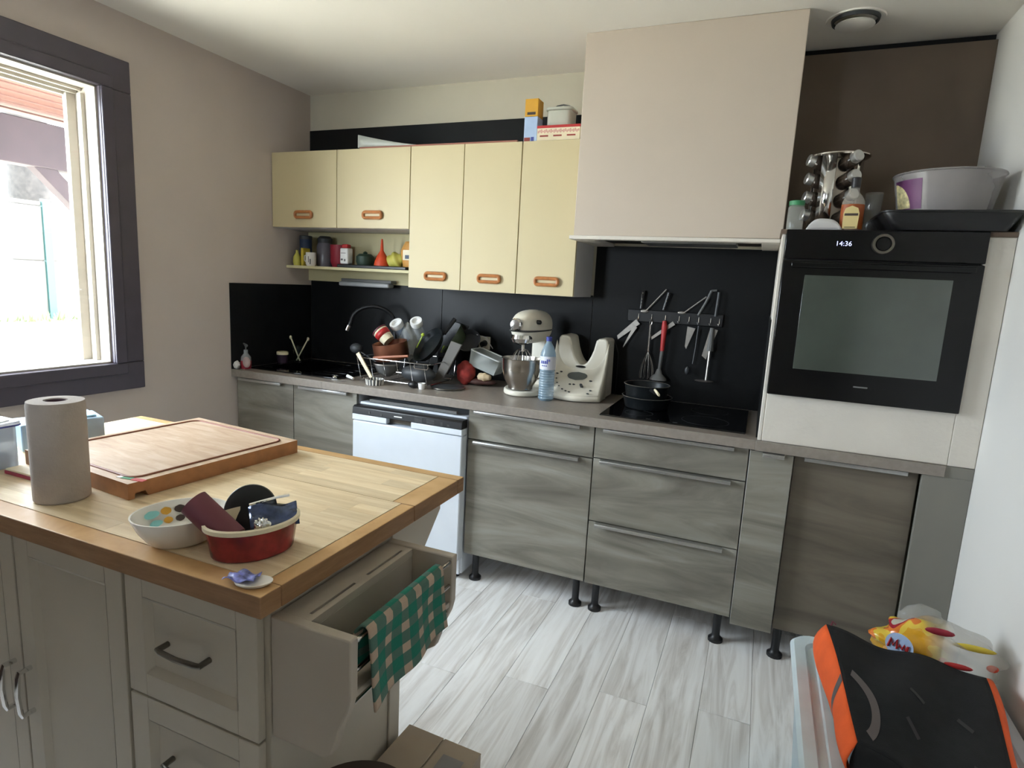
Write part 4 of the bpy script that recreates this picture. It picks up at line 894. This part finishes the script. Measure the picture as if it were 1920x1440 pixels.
# side rack
RKX = 2.085
pr_ = [(IX1+.0065, .835), (RKX, .835), (RKX, .725), (RKX-.006, .70), (RKX-.022, .665), (RKX-.030, .635), (RKX-.040, .606), (RKX-.060, .592), (RKX-.085, .594), (IX1+.0065, .594)]
sd = isl
obj('rack_side', B().prism(pr_, 'y', -2.300, -2.278), 'rack_shaded', sd, .003)
obj('rack_side', B().prism(pr_, 'y', -1.942, -1.920), 'rack_shaded', sd, .003)
box('rack_shelf', (IX1+.0065, RKX-.004, -2.277, -1.943, .715, .727), 'rack_shaded', sd, .001)
tbm = B()
ys_ = [-2.277, -2.262, -2.132, -2.085, -1.960, -1.943]
tbm.box(IX1+.0065, 1.962, -2.277, -1.943, .816, .832).box(1.968, 1.982, -2.277, -1.943, .816, .832)
tbm.box(1.962, 1.968, -2.277, -2.258, .816, .832).box(1.962, 1.968, -2.130, -2.090, .816, .832).box(1.962, 1.968, -1.962, -1.943, .816, .832)
obj('rack_top', tbm, 'rack_shaded', sd)
box('rack_divider', (1.972, 1.982, -2.277, -1.943, .7275, .8155), 'rack_shaded', sd, .001)
for zz, xx in ((.822, 2.078), (.766, 2.078), (.700, 2.072)):
    obj('rack_rail', B().tube([(xx, -2.278, zz), (xx, -1.942, zz)], .0045, 10), 'steel', sd)
# gingham towel
def gingham():
    m, t, p = newmat('green_gingham'); n = t.nodes; l = t.links
    uv = n.new('ShaderNodeUVMap'); sp_ = n.new('ShaderNodeSeparateXYZ'); l.new(uv.outputs[0], sp_.inputs[0])
    outs = []
    for ax in (0, 1):
        mu = n.new('ShaderNodeMath'); mu.operation = 'MULTIPLY'; mu.inputs[1].default_value = (5.2, 6.0)[ax]; l.new(sp_.outputs[ax], mu.inputs[0])
        fr = n.new('ShaderNodeMath'); fr.operation = 'FRACT'; l.new(mu.outputs[0], fr.inputs[0])
        gt = n.new('ShaderNodeMath'); gt.operation = 'GREATER_THAN'; gt.inputs[1].default_value = .42; l.new(fr.outputs[0], gt.inputs[0]); outs.append(gt)
    ad = n.new('ShaderNodeMath'); ad.operation = 'ADD'; l.new(outs[0].outputs[0], ad.inputs[0]); l.new(outs[1].outputs[0], ad.inputs[1])
    hf = n.new('ShaderNodeMath'); hf.operation = 'MULTIPLY'; hf.inputs[1].default_value = .5; l.new(ad.outputs[0], hf.inputs[0])
    cr = n.new('ShaderNodeValToRGB'); cr.color_ramp.interpolation = 'CONSTANT'; e_ = cr.color_ramp.elements
    e_[0].position = 0; e_[0].color = lin((176, 154, 134)); e_[1].position = .4; e_[1].color = lin((78, 108, 96)); q = e_.new(.8); q.color = lin((22, 112, 92))
    l.new(hf.outputs[0], cr.inputs[0]); l.new(cr.outputs[0], p.inputs['Base Color']); p.inputs['Roughness'].default_value = .95
    nz = n.new('ShaderNodeTexNoise'); nz.inputs['Scale'].default_value = 160; bn = n.new('ShaderNodeBump'); bn.inputs['Strength'].default_value = .5; bn.inputs['Distance'].default_value = .002
    tc = n.new('ShaderNodeTexCoord'); l.new(tc.outputs['Object'], nz.inputs['Vector']); l.new(nz.outputs['Fac'], bn.inputs['Height']); l.new(bn.outputs[0], p.inputs['Normal'])
    return m
def towel():
    nu, nv = 36, 40; y0, y1 = -2.255, -1.995
    fl_ = .125; bl_ = .085; tot = fl_+bl_+.025
    def pt(u, v):
        s_ = v*tot; y_ = y0+(y1-y0)*u
        rip = .006*sin(11*u+2)*min(1, abs(s_-fl_)/.05)
        lowf = .018*sin(pi*(.15+u*.9))
        if s_ < fl_: d = fl_-s_; return (2.088+rip*.9+.10*d*d/fl_*.9, y_+.05*d*(u-.35), .826-d*(1+lowf*6*0)-(.02*(1-u))*d/fl_)
        if s_ < fl_+.025:
            a = (s_-fl_)/.025*pi; return (2.078+.0105*cos(a), y_, .826+.0105*sin(a)*1.1)
        d = s_-fl_-.025; return (2.066-rip-.012*d/bl_, y_-.02*d/bl_*(1-u), .826-d)
    b_ = B().grid(pt, nu, nv)
    o = obj('towel', b_, gingham(), None, smooth=180)
    uvl = o.data.uv_layers.new(name='uv')
    for lp in o.data.loops:
        i = lp.vertex_index; uvl.data[lp.index].uv = ((i % (nu+1))/nu, (i//(nu+1))/nv)
    k = o.modifiers.new('thick', 'SOLIDIFY'); k.thickness = .004; k.offset = 1
    tag(o, 'green and cream checked tea towel hanging over the rail of the side rack', 'towel')
towel()

# things on the island
pr2 = T('paper_towel_roll', 'tall white roll of kitchen paper standing on the island', 'paper towel', (1.245, -2.205, IZ))
PX, PY = 1.212, -2.222
obj('paper_sheets', B().lathe([(.052, .0), (.055, .004), (.0555, .22), (.054, .229), (.023, .230), (.021, .226), (.021, .0)], (PX, PY, IZ+.0005), 56, cap0=False, cap1=False), 'paper', pr2)
obj('cardboard_core', B().lathe([(.0205, 0), (.0205, .228), (.0190, .228), (.0190, 0)], (PX, PY, IZ+.0005), 32, cap0=False, cap1=False), mat('plum_cardboard', (88, 64, 74), .8), pr2)
obj('loose_sheet', B().grid(lambda u, v: (PX+.0568*cos(R(150+50*u)), PY+.0568*sin(R(150+50*u)), IZ+.004+.222*v), 10, 2), 'paper', pr2, solid=.0008)
# cutting board
cbx = T('cutting_board', 'thick wooden cutting board with a juice groove, on the island', 'cutting board', (1.144, -1.894, IZ))
cbx.rotation_euler = (0, 0, R(-5.2))
def lobj(name, b_, m, bevel=0, parent=None, **k): return obj(name, b_, m, parent or cbx, bevel, world=False, **k)
BW, BD = .232, .250
# hanging slot in the near right side
bbx = B().box(-BW, BW-.03, -BD, BD, .0005, .0395)
bbx.prism([(-BD, .0005), (-BD+.014, .0005), (-BD+.016, .014), (-BD+.040, .014), (-BD+.046, .0005), (BD, .0005), (BD, .0395), (-BD, .0395)], 'x', BW-.03, BW)
slab = lobj('board_slab', bbx, ['board', mat('cutting_board_edge', (168, 116, 74), .5, var=.15, scale=30)], 0)
for p_ in slab.data.polygons:
    if abs(p_.normal.z) < .5: p_.material_index = 1
gp = rrect(-BW+.028, BW-.028, -BD+.028, BD-.028, .03, 6)
gpo = [(a*1.0, b_*1.0, .0388) for a, b_ in gp]
lobj('juice_groove', B().tube(gpo, .0045, 8, closed=True), 'boardgroove')
stk = B().box(-.005, .026, -.007, .007, 0, .001); stk.mt(1).box(.026, .062, -.008, .006, 0, .001); stk.mt(2).box(-.018, -.005, -.006, .008, 0, .001)
o = obj('sticker', stk, ['green', 'red', 'white'], cbx, 0, world=False, loc=(BW-.052, -BD+.022, .0397)); o.rotation_euler = (0, 0, R(12)); o['label'] = 'red, green and white foil sticker'
# stacked things left
bb = B().box(.895, 1.06, -2.225, -2.150, IZ+.0005, IZ+.008); t = T('notebook', 'flat book with a magenta edge between the paper roll and the board', 'book', (.98, -2.19, IZ))
box('book_cover', (.93, 1.11, -2.192, -2.156, IZ+.0005, IZ+.009), 'magenta', t, .001); box('book_pages', (.932, 1.108, -2.190, -2.157, IZ+.009, IZ+.014), 'cream2', t, .001)
t = T('lidded_box', 'clear blue plastic box with a clip lid behind the paper roll', 'box', (.80, -2.235, IZ))
lbz = rrect(.69, .895, -2.34, -2.135, .015, 3); lbo_ = rrect(.682, .903, -2.348, -2.127, .018, 3)
b_ = B(); n_ = len(lbz); b_.add([(a, c_, IZ+.001) for a, c_ in lbz]+[(a, c_, IZ+.112) for a, c_ in lbz], [tuple(range(n_))]+[(i, (i+1) % n_, (i+1) % n_+n_, i+n_) for i in range(n_)])
obj('box_body', b_, 'bluelidbox', t); obj('box_lid', B().prism(lbo_, 'z', IZ+.112, IZ+.122), clearmat('lid_plastic', (226, 232, 244), .8, .2), t, .003)
obj('lid_seal', B().tube([(a, c_, IZ+.112) for a, c_ in lbo_], .0022, 6, closed=True), 'blue', t); obj('lid_ridge', B().tube([(a, c_, IZ+.122) for a, c_ in rrect(.70, .885, -2.33, -2.145, .015, 3)], .003, 6, closed=True), 'white', t)
obj('box_content', B().box(.70, .885, -2.33, -2.145, IZ+.003, IZ+.035), mat('pale_pink_content', (214, 190, 196), .8), t, .01)
t = T('blue_carton', 'pale blue carton standing left of the cutting board', 'box', (.77, -1.98, IZ))
b_ = B(); b_.M = Matrix.Translation((.755, -1.955, IZ)) @ Matrix.Rotation(R(-19), 4, 'Z'); b_.box(-.06, .06, -.10, .10, .001, .078); obj('carton_body', b_, mat('light_blue_card', (160, 186, 208), .6), t, .004)
b_ = B(); b_.M = Matrix.Translation((.755, -1.955, IZ)) @ Matrix.Rotation(R(-19), 4, 'Z'); b_.box(-.05, .045, -.02, .085, .078, .084); obj('carton_flap', b_, 'skyblue', t, .003)
# bowls
wbw = T('print_bowl', 'white oval bowl with coloured prints inside, left of the red dish', 'bowl', (1.62, -2.235, IZ))
AX = Matrix.Translation((1.632, -2.250, IZ)) @ Matrix.Rotation(R(62), 4, 'Z')
b_ = B(); b_.M = AX; sx_, sy_ = 1.05, .90
b_.lathe([(.050, .001), (.056, .006), (.072, .03), (.083, .056), (.084, .060), (.081, .060), (.079, .056), (.068, .03), (.050, .008), (.001, .007)], seg=48, sx=sx_, sy=sy_, cap1=False); obj('bowl_body', b_, 'ceramic', wbw)
def bowlpt(az, z_):
    r_ = .050+(.079-.050)*((z_-.008)/.048)-.0006
    return AX @ Vector((r_*cos(az)*sx_, r_*sin(az)*sy_, z_))
for az0, w_, col_ in ((126, 14, 'skyblue'), (102, 8, 'tin'), (82, 8, 'brown'), (60, 9, 'lime')):
    g = B(); sg = B()
    for (z0_, z1_) in ((.020, .032), (.036, .050)):
        sg.grid(lambda u, v: bowlpt(R(az0+w_*(u-.5)*2*math.sqrt(max(.02, 1-(2*v-1)**2))), z0_+(z1_-z0_)*v), 8, 6)
    obj('fruit_print', sg, M[col_] if col_ != 'skyblue' else mat('turquoise_print', (140, 206, 206), .3), wbw)
rdt = T('red_dish', 'red flowered dish with a cream rim, holding odds and ends', 'dish', (1.78, -2.2, IZ))
AX2 = Matrix.Translation((1.786, -2.215, IZ)) @ Matrix.Rotation(R(64), 4, 'Z')
b_ = B(); b_.M = AX2; sx_2, sy_2 = 1.06, .82
b_.lathe([(.068, .001), (.072, .004), (.080, .058), (.078, .058)], seg=48, sx=sx_2, sy=sy_2, cap0=True, cap1=False); obj('dish_outside', b_, 'redceramic', rdt, solid=.001)
b_ = B(); b_.M = AX2; b_.lathe([(.078, .055), (.0845, .058), (.085, .066), (.080, .068), (.077, .062), (.066, .008), (.001, .006)], seg=48, sx=sx_2, sy=sy_2, cap0=False, cap1=False); obj('dish_inside', b_, 'cream2', rdt)
# contents
c0 = Vector((1.778, -2.255, IZ+.034)); dv = Vector((-.62, -.12, .48)).normalized()
tb_ = T('cardboard_tube', 'short burgundy tube leaning out of the red dish to the left', 'tube', tuple(c0))
b_ = B(); b_.M = rot_to(c0, dv); b_.lathe([(.027, 0), (.027, .105), (.0255, .105), (.0255, .002), (.001, .002)], seg=32, cap1=False); obj('tube_wall', b_, mat('burgundy_card', (108, 52, 62), .55, var=.05), tb_)
c1 = Vector((1.742, -2.178, IZ+.060)); dn = Vector((.45, -.75, .42)).normalized()
dsk = T('round_cover', 'round matt black lid standing in the red dish', 'lid', tuple(c1))
b_ = B(); b_.M = rot_to(c1, dn); b_.lathe([(.050, -.004), (.052, .0), (.050, .004), (.046, .0045), (.001, .004)], seg=44); obj('lid_disc', b_, 'blackplastic', dsk)
bp = T('foil_packet', 'dark blue and silver foil packet in the red dish', 'packet', (1.81, -2.16, IZ+.05))
b_ = B(); b_.M = Matrix.Translation((1.806, -2.180, IZ+.062)) @ Matrix.Rotation(R(50), 4, 'Z') @ Matrix.Rotation(R(30), 4, 'X')
b_.grid(lambda u, v: (-.045+.09*u, -.028+.056*v, .006*sin(7*u+3*v)*sin(5*v)), 14, 8); obj('foil_sheet', b_, mat('navy_foil', (62, 74, 104), .2, .5, var=.5, scale=60), bp, solid=.004)
obj('foil_edge', B().tube([(1.762, -2.20, IZ+.082), (1.80, -2.165, IZ+.094), (1.812, -2.145, IZ+.094)], .003, 6), 'chrome', bp)
tag(obj('crumpled_foil', B().ell((1.826, -2.232, IZ+.066), (.014, .013, .011), fn=lambda d: 1+.25*sin(11*d.x)*cos(9*d.y)), 'chrome'), 'small ball of silver foil at the right rim of the red dish', 'foil')
spn = T('spoon_rest', 'small white oval dish with a blue and white wrapper at the island corner', 'dish', (1.89, -2.325, IZ))
b_ = B(); b_.M = Matrix.Translation((1.893, -2.318, IZ+.0005)) @ Matrix.Rotation(R(30), 4, 'Z'); b_.lathe([(.020, 0), (.027, .005), (.028, .008), (.024, .007), (.001, .003)], seg=32, sx=1.15, sy=.75, cap1=False); obj('dish_body', b_, 'ceramic', spn)
b_ = B(); b_.M = Matrix.Translation((1.868, -2.322, IZ+.009)) @ Matrix.Rotation(R(20), 4, 'Z')
b_.grid(lambda u, v: (-.026+.055*u, -.016+.034*v, .003+.005*sin(9*u+4*v)*cos(6*v+u)), 16, 10)
tag(obj('wrapper', b_, mat('blue_white_wrapper', (120, 126, 190), .3, var=.8, scale=70), solid=.001), 'crumpled blue and white wrapper lying over the small oval dish', 'wrapper')

# ================================================================= BEHIND THE CAMERA
sbd = T('shade_blocker', 'unseen dark wooden block added behind the camera to shade the island front', 'shade_blocker', (1.05, -3.62, 0))  # unseen furniture added to keep rear daylight off the island front
obj('body', B().box(.12, 2.22, -3.82, -3.42, .08, 1.22), 'brown', sbd, .004)
box('top', (.10, 2.24, -3.84, -3.40, 1.22, 1.25), 'brown', sbd, .004)
for k in range(3): box('door', (.14+k*.69, .81+k*.69, -3.42, -3.402, .10, 1.20), 'brown', sbd, .003)
for fx in (.17, 2.17):
    for fy in (-3.78, -3.46): obj('leg', B().lathe([(.02, 0), (.025, .08)], (fx, fy, 0), 12), 'brown', sbd)

# ================================================================= FLOOR THINGS
ct = T('cardboard_carton', 'cardboard carton with a printed label on the floor against the island', 'box', (2.03, -2.0, 0))
CT = Matrix.Translation((2.03, -2.0, 0)) @ Matrix.Rotation(R(-2), 4, 'Z')
b_ = B(); b_.M = CT; b_.box(-.105, .105, -.14, .145, 0, .295); obj('carton_body', b_, 'card', ct, .002)
b_ = B(); b_.M = CT; b_.box(-.105, -.002, -.14, .145, .2955, .299); obj('carton_flap', b_, 'card', ct, .0008)
b_ = B(); b_.M = CT; b_.box(.002, .105, -.14, .145, .2955, .299); obj('carton_flap', b_, 'card', ct, .0008)
b_ = B(); b_.M = CT; b_.box(.025, .082, .02, .10, .2992, .2998); lb_ = obj('shipping_label', b_, mat('grey_label', (136, 134, 136), .5), ct)
b_ = B(); b_.M = CT
for k in range(9): b_.box(.030+k*.0055, .0325+k*.0055, .03, .05, .2999, .3002)
obj('barcode', b_, 'darkgrey', lb_)
st = T('pedal_bin', 'brown round-topped stool in front of the carton', 'stool', (2.06, -2.21, 0)); st.name = 'round_stool'
obj('seat', B().lathe([(.120, .400), (.128, .405), (.130, .425), (.122, .436), (.001, .440)], (2.045, -2.235, 0), 48), 'brown', st)
for k in range(4):
    a = R(45+90*k); obj('leg', B().tube([(2.045+.085*cos(a), -2.235+.085*sin(a), .402), (2.045+.105*cos(a), -2.235+.105*sin(a), 0)], .012, 10), 'brown', st)

# storage box
bn_ = T('storage_box', 'pale blue translucent plastic storage box on the floor by the right wall', 'storage box', (3.1, -1.43, 0))
def ring(x0, x1, y0, y1, z, r_): return [(a, c_, z) for a, c_ in rrect(x0, x1, y0, y1, r_, 6)]
b_ = B(); A1 = ring(2.895, 3.325, -1.73, -1.13, .002, .04); A2 = ring(2.865, 3.35, -1.77, -1.10, .385, .05); n_ = len(A1)
b_.add(A1+A2, [tuple(range(n_))]+[(i, (i+1) % n_, (i+1) % n_+n_, i+n_) for i in range(n_)]); obj('box_walls', b_, 'bluplastic', bn_)
b_ = B(); rs = [(2.850, 3.362, -1.785, -1.085, .375, .06), (2.846, 3.366, -1.789, -1.081, .392, .062), (2.856, 3.358, -1.78, -1.09, .404, .06), (2.885, 3.33, -1.75, -1.12, .402, .05), (2.892, 3.322, -1.743, -1.127, .392, .045), (2.91, 3.305, -1.725, -1.145, .392, .04), (2.914, 3.30, -1.72, -1.15, .397, .04)]
L_ = [ring(*q[:4], q[4], q[5]) for q in rs]; n_ = len(L_[0]); vs = sum(L_, []); fs = []
for j in range(len(L_)-1): fs += [(j*n_+i, j*n_+(i+1) % n_, (j+1)*n_+(i+1) % n_, (j+1)*n_+i) for i in range(n_)]
fs.append(tuple((len(L_)-1)*n_+i for i in range(n_)))
b_.add(vs, fs); obj('box_lid', b_, mat('pale_blue_lid', (206, 220, 226), .35, alpha=.93), bn_)
tag(box('teal_folder', (2.93, 3.12, -1.60, -1.30, .006, .30), mat('teal_content', (130, 190, 202), .6), None, .01), 'pale teal bundle seen through the wall of the storage box', 'bundle')
# sports bag / folded garment
gm = T('folded_jacket', 'black folded garment with orange sides and grey stripes on the storage box', 'jacket', (3.1, -1.5, .42))
GC = [(2.915, -1.285), (3.300, -1.245), (3.215, -1.79), (2.950, -1.675)]   # corners: back left, back right, front right, front left
def gpt(u, v, z_, sh=1.0):
    a = Vector(GC[0]).lerp(Vector(GC[1]), u); c_ = Vector(GC[3]).lerp(Vector(GC[2]), u); q = a.lerp(c_, v)
    ctr = Vector((3.13, -1.5)); q = ctr+(q-ctr)*sh
    return (q.x, q.y, z_)
def topz(u, v): return .500+.020*sin(pi*v)*(1-.3*u)+.050*(1-u)*(1-v)**2*1.0+.008*sin(6*u+3)*sin(7*v+1)+.006*sin(13*u+5*v)-.020*u
b_ = B(); b_.grid(lambda u, v: gpt(u, v, topz(u, v)), 30, 30); top_ = obj('black_top', b_, 'blackcloth', gm, smooth=180, solid=.004)
def side(u0, v0, u1, v1, m, nm, bulge=.03):
    def f(s_, w_):
        u = u0+(u1-u0)*s_; v = v0+(v1-v0)*s_
        x_, y_, _ = gpt(u, v, 0); tz = topz(u, v); z_ = .410+(tz-.410)*w_
        k = 1+bulge*sin(pi*w_)*2+.03*sin(9*s_)*sin(pi*w_)
        return (3.13+(x_-3.13)*k, -1.5+(y_+1.5)*k, z_)
    return obj(nm, B().grid(f, 26, 8), m, gm, smooth=180, solid=.004)
side(0, 0, 0, 1, 'hiviz', 'orange_side', .05); side(1, 0, 1, 1, 'hiviz', 'orange_side', .10); side(0, 0, 1, 0, 'blackcloth', 'black_side'); side(0, 1, 1, 1, 'blackcloth', 'black_side')
b_ = B()
def arc(u, v):
    a = R(-62+115*u); r_ = .17+.05*v
    uu = -.02+r_*cos(a)*1.05; vv = .70+r_*sin(a)*1.35
    uu = max(uu, 0); vv = min(max(vv, 0), 1); return gpt(uu, vv, topz(uu, vv)+.0035)
b_.grid(arc, 22, 4); obj('grey_stripe', b_, 'greycloth', gm, smooth=180)
b_ = B()
def sarc(u, v):
    s_ = .52+.055*v+.03*sin(pi*u); x_, y_, _ = gpt(0, s_, 0); tz = topz(0, s_); k = 1+.05*sin(pi*u)*2+.03*sin(9*s_)*sin(pi*u)+.012
    return (3.13+(x_-3.13)*k, -1.5+(y_+1.5)*k, .410+(tz+.002-.410)*u)
b_.grid(sarc, 10, 3); obj('grey_stripe', b_, 'greycloth', gm, smooth=180)
for (uu, vv, a0) in ((.50, .45, .5), (.78, .50, .6), (.42, .72, .9), (.80, .82, .3)):
    b_ = B(); b_.grid(lambda u, v: (lambda U, V: gpt(U, V, topz(U, V)+.0035))(uu+(u-.5)*.09*cos(a0)-(v-.5)*.03*sin(a0), vv+(u-.5)*.12*sin(a0)+(v-.5)*.03*cos(a0)), 6, 2)
    obj('faint_print', b_, mat('dark_grey_print', (44, 42, 42), .8), gm, smooth=180)
obj('drawcord', B().tube([(2.925, -1.285, .548), (2.93, -1.28, .562), (2.938, -1.282, .556)], .003, 6), 'burgundy', gm)
# bread bag: transparent film with printed patches over a loaf
def breadmat():
    m, t, p = newmat('printed_bread_film'); n = t.nodes; l = t.links
    tc = n.new('ShaderNodeTexCoord')
    sep = n.new('ShaderNodeSeparateXYZ'); l.new(tc.outputs['Object'], sep.inputs[0])
    nz = n.new('ShaderNodeTexNoise'); nz.inputs['Scale'].default_value = 11; nz.inputs['Detail'].default_value = 1; nz.inputs['Distortion'].default_value = .6; l.new(tc.outputs['Object'], nz.inputs['Vector'])
    cr = n.new('ShaderNodeValToRGB'); e_ = cr.color_ramp.elements; cr.color_ramp.interpolation = 'CONSTANT'
    e_[0].position = 0; e_[0].color = lin((214, 160, 40)); e_[1].position = .47; e_[1].color = lin((222, 190, 70))
    for ps, cc in ((.56, (216, 120, 50)), (.62, (160, 36, 50)), (.67, (190, 186, 172))): q = e_.new(ps); q.color = lin(cc)
    l.new(nz.outputs['Fac'], cr.inputs[0]); l.new(cr.outputs[0], p.inputs['Base Color'])
    # print coverage falls off to clear film towards +x
    mr = n.new('ShaderNodeMapRange'); mr.inputs[1].default_value = -.03; mr.inputs[2].default_value = .06; mr.inputs[3].default_value = .92; mr.inputs[4].default_value = .38
    l.new(sep.outputs[0], mr.inputs[0]); l.new(mr.outputs[0], p.inputs['Alpha']); p.inputs['Roughness'].default_value = .18
    cm = n.new('ShaderNodeMix'); cm.data_type = 'RGBA'; mr2 = n.new('ShaderNodeMapRange'); mr2.inputs[1].default_value = -.02; mr2.inputs[2].default_value = .05
    l.new(sep.outputs[0], mr2.inputs[0]); l.new(mr2.outputs[0], cm.inputs[0]); l.new(cr.outputs[0], cm.inputs[6]); cm.inputs[7].default_value = lin((196, 192, 182)); l.new(cm.outputs[2], p.inputs['Base Color'])
    b2 = n.new('ShaderNodeTexNoise'); b2.inputs['Scale'].default_value = 30; bn = n.new('ShaderNodeBump'); bn.inputs['Strength'].default_value = .8; bn.inputs['Distance'].default_value = .006
    l.new(tc.outputs['Object'], b2.inputs['Vector']); l.new(b2.outputs['Fac'], bn.inputs['Height']); l.new(bn.outputs[0], p.inputs['Normal'])
    return m
bg_ = T('bread_bag', 'clear bread bag with yellow and red print behind the black garment', 'bag', (3.20, -1.17, .41))
def lump(d): return 1+.10*sin(6*d.x+1)*cos(5*d.z+d.y*4)+.06*sin(11*d.z+7*d.x)
b_ = B(); b_.ell((3.205, -1.165, .492), (.150, .085, .082), 40, 24, fn=lump)
obj('film', b_, breadmat(), bg_, smooth=180, loc=(3.18, -1.165, .41))
b_ = B(); b_.ell((3.165, -1.145, .560), (.055, .03, .045), 20, 12, fn=lump); obj('film_tail', b_, mat('clear_film', (186, 190, 188), .15, alpha=.35), bg_, smooth=180)
b_ = B(); b_.ell((3.14, -1.165, .478), (.070, .058, .058), 20, 12); obj('bread_loaf', b_, 'chip', bg_)
# printed badge on the film facing the room
bd = Matrix.Translation((3.10, -1.245, .520)) @ Matrix.Rotation(R(-28), 4, 'Z') @ Matrix.Rotation(R(90), 4, 'X')
b_ = B(); b_.M = bd; b_.lathe([(.034, 0), (.034, .002), (.001, .003)], seg=28); bdo = obj('printed_badge', b_, 'softblue', bg_)
sc2 = B(); sc2.M = bd @ Matrix.Translation((0, 0, .004))
sc2.tube([(-.026, -.012, 0), (-.020, .014, 0), (-.014, -.004, 0), (-.006, .016, 0), (-.004, -.010, 0), (.002, .004, 0), (.008, -.006, 0), (.012, .008, 0), (.016, -.006, 0), (.022, .010, 0), (.018, -.020, 0)], .0032, 6)
obj('badge_script', sc2, 'red', bdo)
for (c_, r_, m_) in (((3.19, -1.225, .575), (.035, .006, .010), 'crimson'), ((3.235, -1.246, .50), (.035, .005, .008), 'red'), ((3.27, -1.225, .55), (.05, .006, .009), 'yellow'), ((3.32, -1.215, .50), (.014, .005, .010), 'orange')):
    obj('print_patch', B().ell(c_, r_, 14, 6), m_, bg_)

# ================================================================= OUTSIDE
tag(obj('garden_ground', B().grid(lambda u, v: (-.17-14*u, -9+18*v, -.25+.80*min(1, u*1.9)+.03*sin(9*u+7*v)), 24, 24), 'ground'), kind='structure')
pc = T('porch', 'brown wooden porch roof with boards, a dark beam and a diagonal brace outside the window', 'porch', (-1.2, -1.2, 2.4))
for k in range(16):
    xx = -.30-k*.135; z_ = 2.62-.07*(-xx)
    box('ceiling_board', (xx-.128, xx, -1.15, 2.6, z_-.0, z_+.02), 'porch', pc, .004)
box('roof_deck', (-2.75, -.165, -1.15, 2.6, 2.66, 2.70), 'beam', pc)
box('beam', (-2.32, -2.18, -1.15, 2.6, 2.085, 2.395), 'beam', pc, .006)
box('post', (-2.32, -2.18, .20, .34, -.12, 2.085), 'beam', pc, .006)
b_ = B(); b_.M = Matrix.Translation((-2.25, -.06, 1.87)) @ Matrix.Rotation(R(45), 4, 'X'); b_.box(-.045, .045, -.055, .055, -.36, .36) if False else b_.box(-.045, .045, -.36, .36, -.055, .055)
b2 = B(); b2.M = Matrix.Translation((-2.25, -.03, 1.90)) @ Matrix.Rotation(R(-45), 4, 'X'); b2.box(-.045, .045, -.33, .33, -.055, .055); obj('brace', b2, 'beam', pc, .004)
fn = T('garden_fence', 'pale concrete panel fence with teal posts across the garden', 'fence', (-7.5, 2, .55))
for k in range(-3, 4):
    y0 = 2.80+k*2.0
    for z0, z1 in ((.50, 1.415), (1.43, 2.22), (2.235, 2.29)):
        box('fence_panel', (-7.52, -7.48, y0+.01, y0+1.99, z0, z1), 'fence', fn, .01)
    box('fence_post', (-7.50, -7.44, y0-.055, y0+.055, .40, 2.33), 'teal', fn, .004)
g_ = B()
for k in range(900):
    y_ = random.uniform(-4, 8); x_ = -7.40+random.uniform(-.02, .25); h_ = random.uniform(.05, .18)
    g_.add([(x_, y_-.02, .52), (x_, y_+.02, .52), (x_+random.uniform(-.05, .05), y_+random.uniform(-.05, .05), .52+h_)], [(0, 1, 2)])
tag(obj('fence_grass', g_, 'grass'), 'tuft of green grass along the foot of the garden fence', 'grass', kind='stuff')
tt = T('garden_tree', 'thick grey tree trunk behind the garden fence', 'tree', (-9.5, 3.7, .3))
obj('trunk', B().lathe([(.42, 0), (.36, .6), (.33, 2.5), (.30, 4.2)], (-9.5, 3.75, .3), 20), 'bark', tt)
rnd = random.Random(3)
fb = B()
for k in range(1400):
    a, b2_ = rnd.uniform(0, 2*pi), rnd.uniform(-1, 1); r_ = 1.7*rnd.random()**.4
    c_ = Vector((-9.5+r_*cos(a), 3.75+r_*sin(a), 5.4+1.2*b2_)); s_ = .10
    d1_ = Vector((rnd.uniform(-1, 1), rnd.uniform(-1, 1), rnd.uniform(-1, 1)))*s_; d2_ = Vector((rnd.uniform(-1, 1), rnd.uniform(-1, 1), rnd.uniform(-1, 1)))*s_
    fb.add([c_, c_+d1_, c_+d2_], [(0, 1, 2)])
obj('foliage', fb, 'grass', tt)['kind'] = 'stuff'
